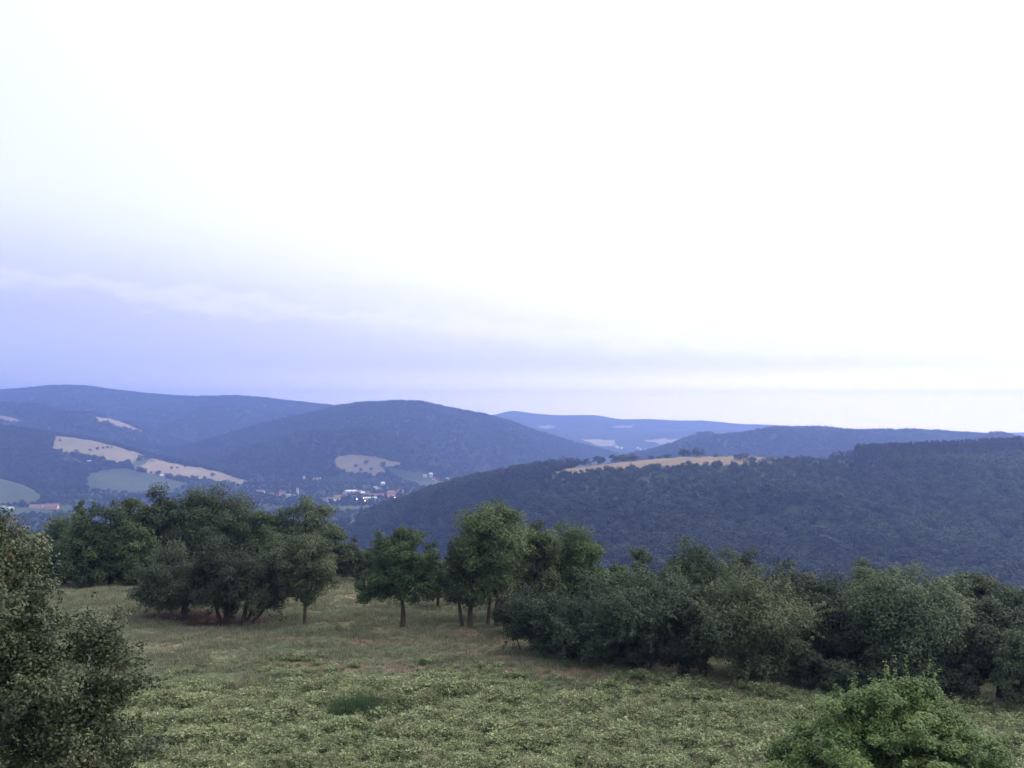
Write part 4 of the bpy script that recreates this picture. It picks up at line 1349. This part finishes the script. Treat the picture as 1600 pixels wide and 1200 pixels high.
# photo x, photo y of the foot, length, width, wall height, roof height, wall, roof, turn, extra words
TOWN = [
    (407, 771, 18, 9, 4, 4, "cream", "orange", 0.05, "with a bright orange roof"),
    (424, 774, 10, 8, 4, 3, "cream", "brown", 0.4, ""),
    (434, 776, 10, 8, 4, 3, "rose", "brown", -0.3, ""),
    (441, 773, 14, 9, 5, 4, "cream", "red", 0.2, ""),
    (450, 778, 10, 8, 6, 3, "white", "grey", 0.1, "with bright white walls"),
    (458, 777, 10, 8, 4, 3, "white", "red", -0.2, ""),
    (465, 772, 5, 5, 11, 3, "white", "grey", 0.0, "shaped like a thin white tower"),
    (475, 749, 7, 7, 9, 3, "white", "brown", 0.3, "standing alone and tall on the wooded slope"),
    (492, 750, 11, 8, 5, 3, "white", "red", 0.2, "low on the wooded slope"),
    (498, 749, 10, 8, 4, 3, "cream", "red", -0.2, "beside a white house on the slope"),
    (505, 783, 10, 8, 4, 3, "cream", "brown", 0.3, ""),
    (513, 784, 8, 8, 7, 3, "white", "brown", 0.9, ""),
    (521, 783, 11, 9, 6, 3, "white", "brown", 1.1, "with a gleaming white gable"),
    (527, 781, 12, 9, 6, 4, "cream", "orange", 0.2, ""),
    (533, 778, 9, 8, 4, 3, "cream", "red", -0.3, ""),
    (538, 775, 8, 10, 6, 4, "white", "brown", 1.5, "with a white gable end"),
    (542.5, 775, 8, 10, 6, 4, "white", "brown", 1.5, "with a white gable end right of a twin"),
    (548, 771, 26, 9, 5, 3, "white", "pale", 0.45, "long and cream white, turned aslant"),
    (553, 779, 10, 8, 4, 3, "white", "brown", 0.1, ""),
    (561, 772, 12, 9, 5, 3, "white", "grey", 0.2, ""),
    (566, 775, 9, 9, 7, 3, "white", "pale", 0.6, ""),
    (573, 771, 10, 8, 4, 3, "cream", "brown", 0.0, ""),
    (576, 776, 22, 9, 3, 4, "cream", "orange", 0.05, "long with an orange roof"),
    (579, 781, 26, 9, 4, 2, "white", "pale", 0.12, "long, low and pale"),
    (592, 777, 22, 10, 3, 5, "rose", "orange", 0.02, "long with a rose coloured front"),
    (601, 774, 10, 8, 4, 3, "white", "brown", 0.3, ""),
    (586, 765, 9, 8, 5, 3, "white", "grey", 0.5, ""),
    (590, 767, 9, 8, 5, 3, "white", "grey", 0.2, ""),
    (594, 768, 10, 8, 4, 3, "white", "brown", 0.1, ""),
    (598, 760, 9, 9, 8, 3, "white", "pale", 0.6, "brightest, alone above the roofs"),
    (611, 778, 16, 13, 10, 6, "rose", "orange", 0.25, "tallest, with a rose front and orange roof"),
    (618, 781, 9, 8, 5, 3, "cream", "brown", 0.2, ""),
    (620, 773, 10, 8, 4, 3, "cream", "brown", 0.1, ""),
    (625, 770, 15, 10, 4, 4, "rose", "red", -0.2, ""),
    (631, 778, 8, 8, 5, 3, "white", "brown", 0.4, ""),
    (638, 777, 10, 8, 5, 3, "white", "grey", 0.1, ""),
]
TOWN.sort(key=lambda t: t[0])
for i, (px, py, l, w, h, r, wa, ro, rot, extra) in enumerate(TOWN):
    p = cast(px, py, 1700, 3600)
    lab = "%s house from left in valley town%s" % (ORD[i], (", " + extra) if extra else "")
    house("house", lab, p, l, w, h, r, wa, ro, rot, group="houses of the valley town", windows=False)
UPPER = [(664, 745, 10, 8, 4, 3, "white", "grey", 0.2, "faint white house at the left of the hamlet beside the ridge"),
         (673, 744.5, 9, 9, 7, 3, "white", "pale", 0.5, "gleaming white house topmost in the hamlet beside the ridge"),
         (678, 750, 9, 8, 4, 3, "rose", "red", 0.3, "small red roofed house in the middle of the hamlet beside the ridge"),
         (683, 752, 10, 8, 4, 3, "cream", "red", -0.3, "small cream house in the middle of the hamlet beside the ridge"),
         (686, 756, 20, 9, 4, 3, "white", "orange", 0.05, "long house with orange roof lowest in the hamlet beside the ridge"),
         (699, 750, 9, 8, 4, 3, "white", "grey", 0.1, "white house at the right end of the hamlet beside the ridge")]
for (px, py, l, w, h, r, wa, ro, rot, lab) in UPPER:
    house("house", lab, cast(px, py, 1700, 4000), l, w, h, r, wa, ro, rot, group="houses of the hamlet beside the ridge", windows=False)
house("farmhouse", "white farm building in front of the pink stubble field", cast(255, 746, 1900, 3000), 14, 9, 5, 3, "white", "pale", 0.1, "farm", windows=False)
house("shed", "tiny white shed below the big straw field", cast(140, 722, 1900, 3000), 9, 5, 3, 1.5, "white", "pale", 0.0, "shed", windows=False)
house("barn", "long barn with a pink red roof on the valley floor at the left", cast(80, 795, 1500, 2400), 26, 13, 3.5, 6, "rose", "orange", 0.03, "barn")
house("barn", "lower wing of the pink roofed barn, reaching left", cast(57, 794, 1500, 2400), 24, 10, 3, 4, "cream", "orange", 0.03, "barn")
house("house", "grey white house at the left edge of the valley floor", cast(5, 796, 1500, 2400), 10, 8, 4, 3, "white", "grey", 0.4)
house("house", "pale house beside the meadow left of the long barn", cast(16, 797, 1500, 2400), 12, 8, 3, 3, "white", "pale", -0.2)
for i, (px, py, l) in enumerate([(954.5, 698, 15), (962.5, 699.5, 13), (965, 701, 16), (971, 702, 13), (996, 701.5, 11), (1000, 704, 14), (1008.5, 704, 18), (990, 707, 15)]):
    house("house", "%s white speck of a house from the left in the far village" % ORD[i if i < 4 else {4: 5, 5: 6, 6: 7, 7: 4}[i]], cast(px, py, 4200, 6300), l, 10, 6, 3, "white", "pale", 0.2 * i, group="houses of the far village", windows=False)


# street lamps lit in the town
def lamp_mat(name, c, s_):
    m, nt, out = new_mat(name)
    em = nt.nodes.new("ShaderNodeEmission")
    em.inputs[0].default_value = (*c, 1)
    em.inputs[1].default_value = s_
    nt.links.new(em.outputs[0], out.inputs["Surface"])
    return m


M_POLE = plain_mat("galvanised_steel", (0.3, 0.3, 0.3), 0.5)
LAMPS = [(570.8, 786.5, (1.0, 0.28, 0.07), 60, "orange glowing street lamp at the front of the town"),
         (568, 781, (1.0, 0.72, 0.42), 50, "pale yellow glowing street lamp behind the orange one"),
         (617, 781, (1.0, 0.55, 0.3), 40, "dim orange street lamp near the tall rose house"),
         (557.5, 784, (0.85, 0.8, 1.0), 40, "faint bluish white street lamp left of the orange one")]
for (px, py, c, st, lab) in LAMPS:
    p = cast(px, py, 1700, 3600)
    p = at(px, py, p.y - 25)
    g = float(hT(np.array([p.x / p.y]), np.array([p.y]))[0])
    root = empty("street_lamp", (p.x, p.y, g), lab, "street lamp")
    v, f = tube(np.array([(0, 0, -0.5), (0, 0, 4.0), (0, 0, 8.0)]), [0.14, 0.11, 0.09], 8)
    link("pole", mesh_np("pole", v, f, 4, None, True, [M_POLE]), root)
    v, f = tube(np.array([(0, 0, 7.9), (0, -0.5, 8.25), (0, -1.2, 8.35)]), [0.08, 0.07, 0.06], 6)
    link("arm", mesh_np("arm", v, f, 4, None, True, [M_POLE]), root)
    v, f = tube(np.array([(0, -1.0, 8.0), (0, -1.25, 7.85), (0, -1.5, 7.85), (0, -1.8, 8.0)]), [0.2, 0.5, 0.5, 0.2], 10)
    link("lamp_head", mesh_np("lamp_head", v, f, 4, None, True, [lamp_mat("lamp_glow", c, st)]), root)

# ------------------------------------------------------------------ air
hz, nt, out = new_mat("haze_air")
pv = nt.nodes.new("ShaderNodeVolumePrincipled")
pv.inputs["Color"].default_value = (0.31, 0.44, 1.0, 1)
pv.inputs["Density"].default_value = 1.8e-4
pv.inputs["Anisotropy"].default_value = 0.5
nt.links.new(pv.outputs[0], out.inputs["Volume"])
x0, x1, y0, y1, z0, z1 = -7200, 7200, -2000, 8400, float(GZ.min()) - 3.0, max(float(GZ.max()) + 22.0, CZ + 6)
V = [(x0, y0, z0), (x1, y0, z0), (x1, y1, z0), (x0, y1, z0), (x0, y0, z1), (x1, y0, z1), (x1, y1, z1), (x0, y1, z1)]
me = bpy.data.meshes.new("haze")
me.from_pydata(V, [], [(0, 3, 2, 1), (4, 5, 6, 7), (0, 1, 5, 4), (1, 2, 6, 5), (2, 3, 7, 6), (3, 0, 4, 7)])
me.materials.append(hz)
link("haze", me, kind="stuff", label="thin blue evening haze filling the valley", category="haze")
print("TRIS", sum(len(o.data.polygons) * (2 if len(o.data.polygons) and o.data.polygons[0].loop_total == 4 else 1) for o in scene.objects if o.type == 'MESH'), "terrain z", GZ.min(), GZ.max())
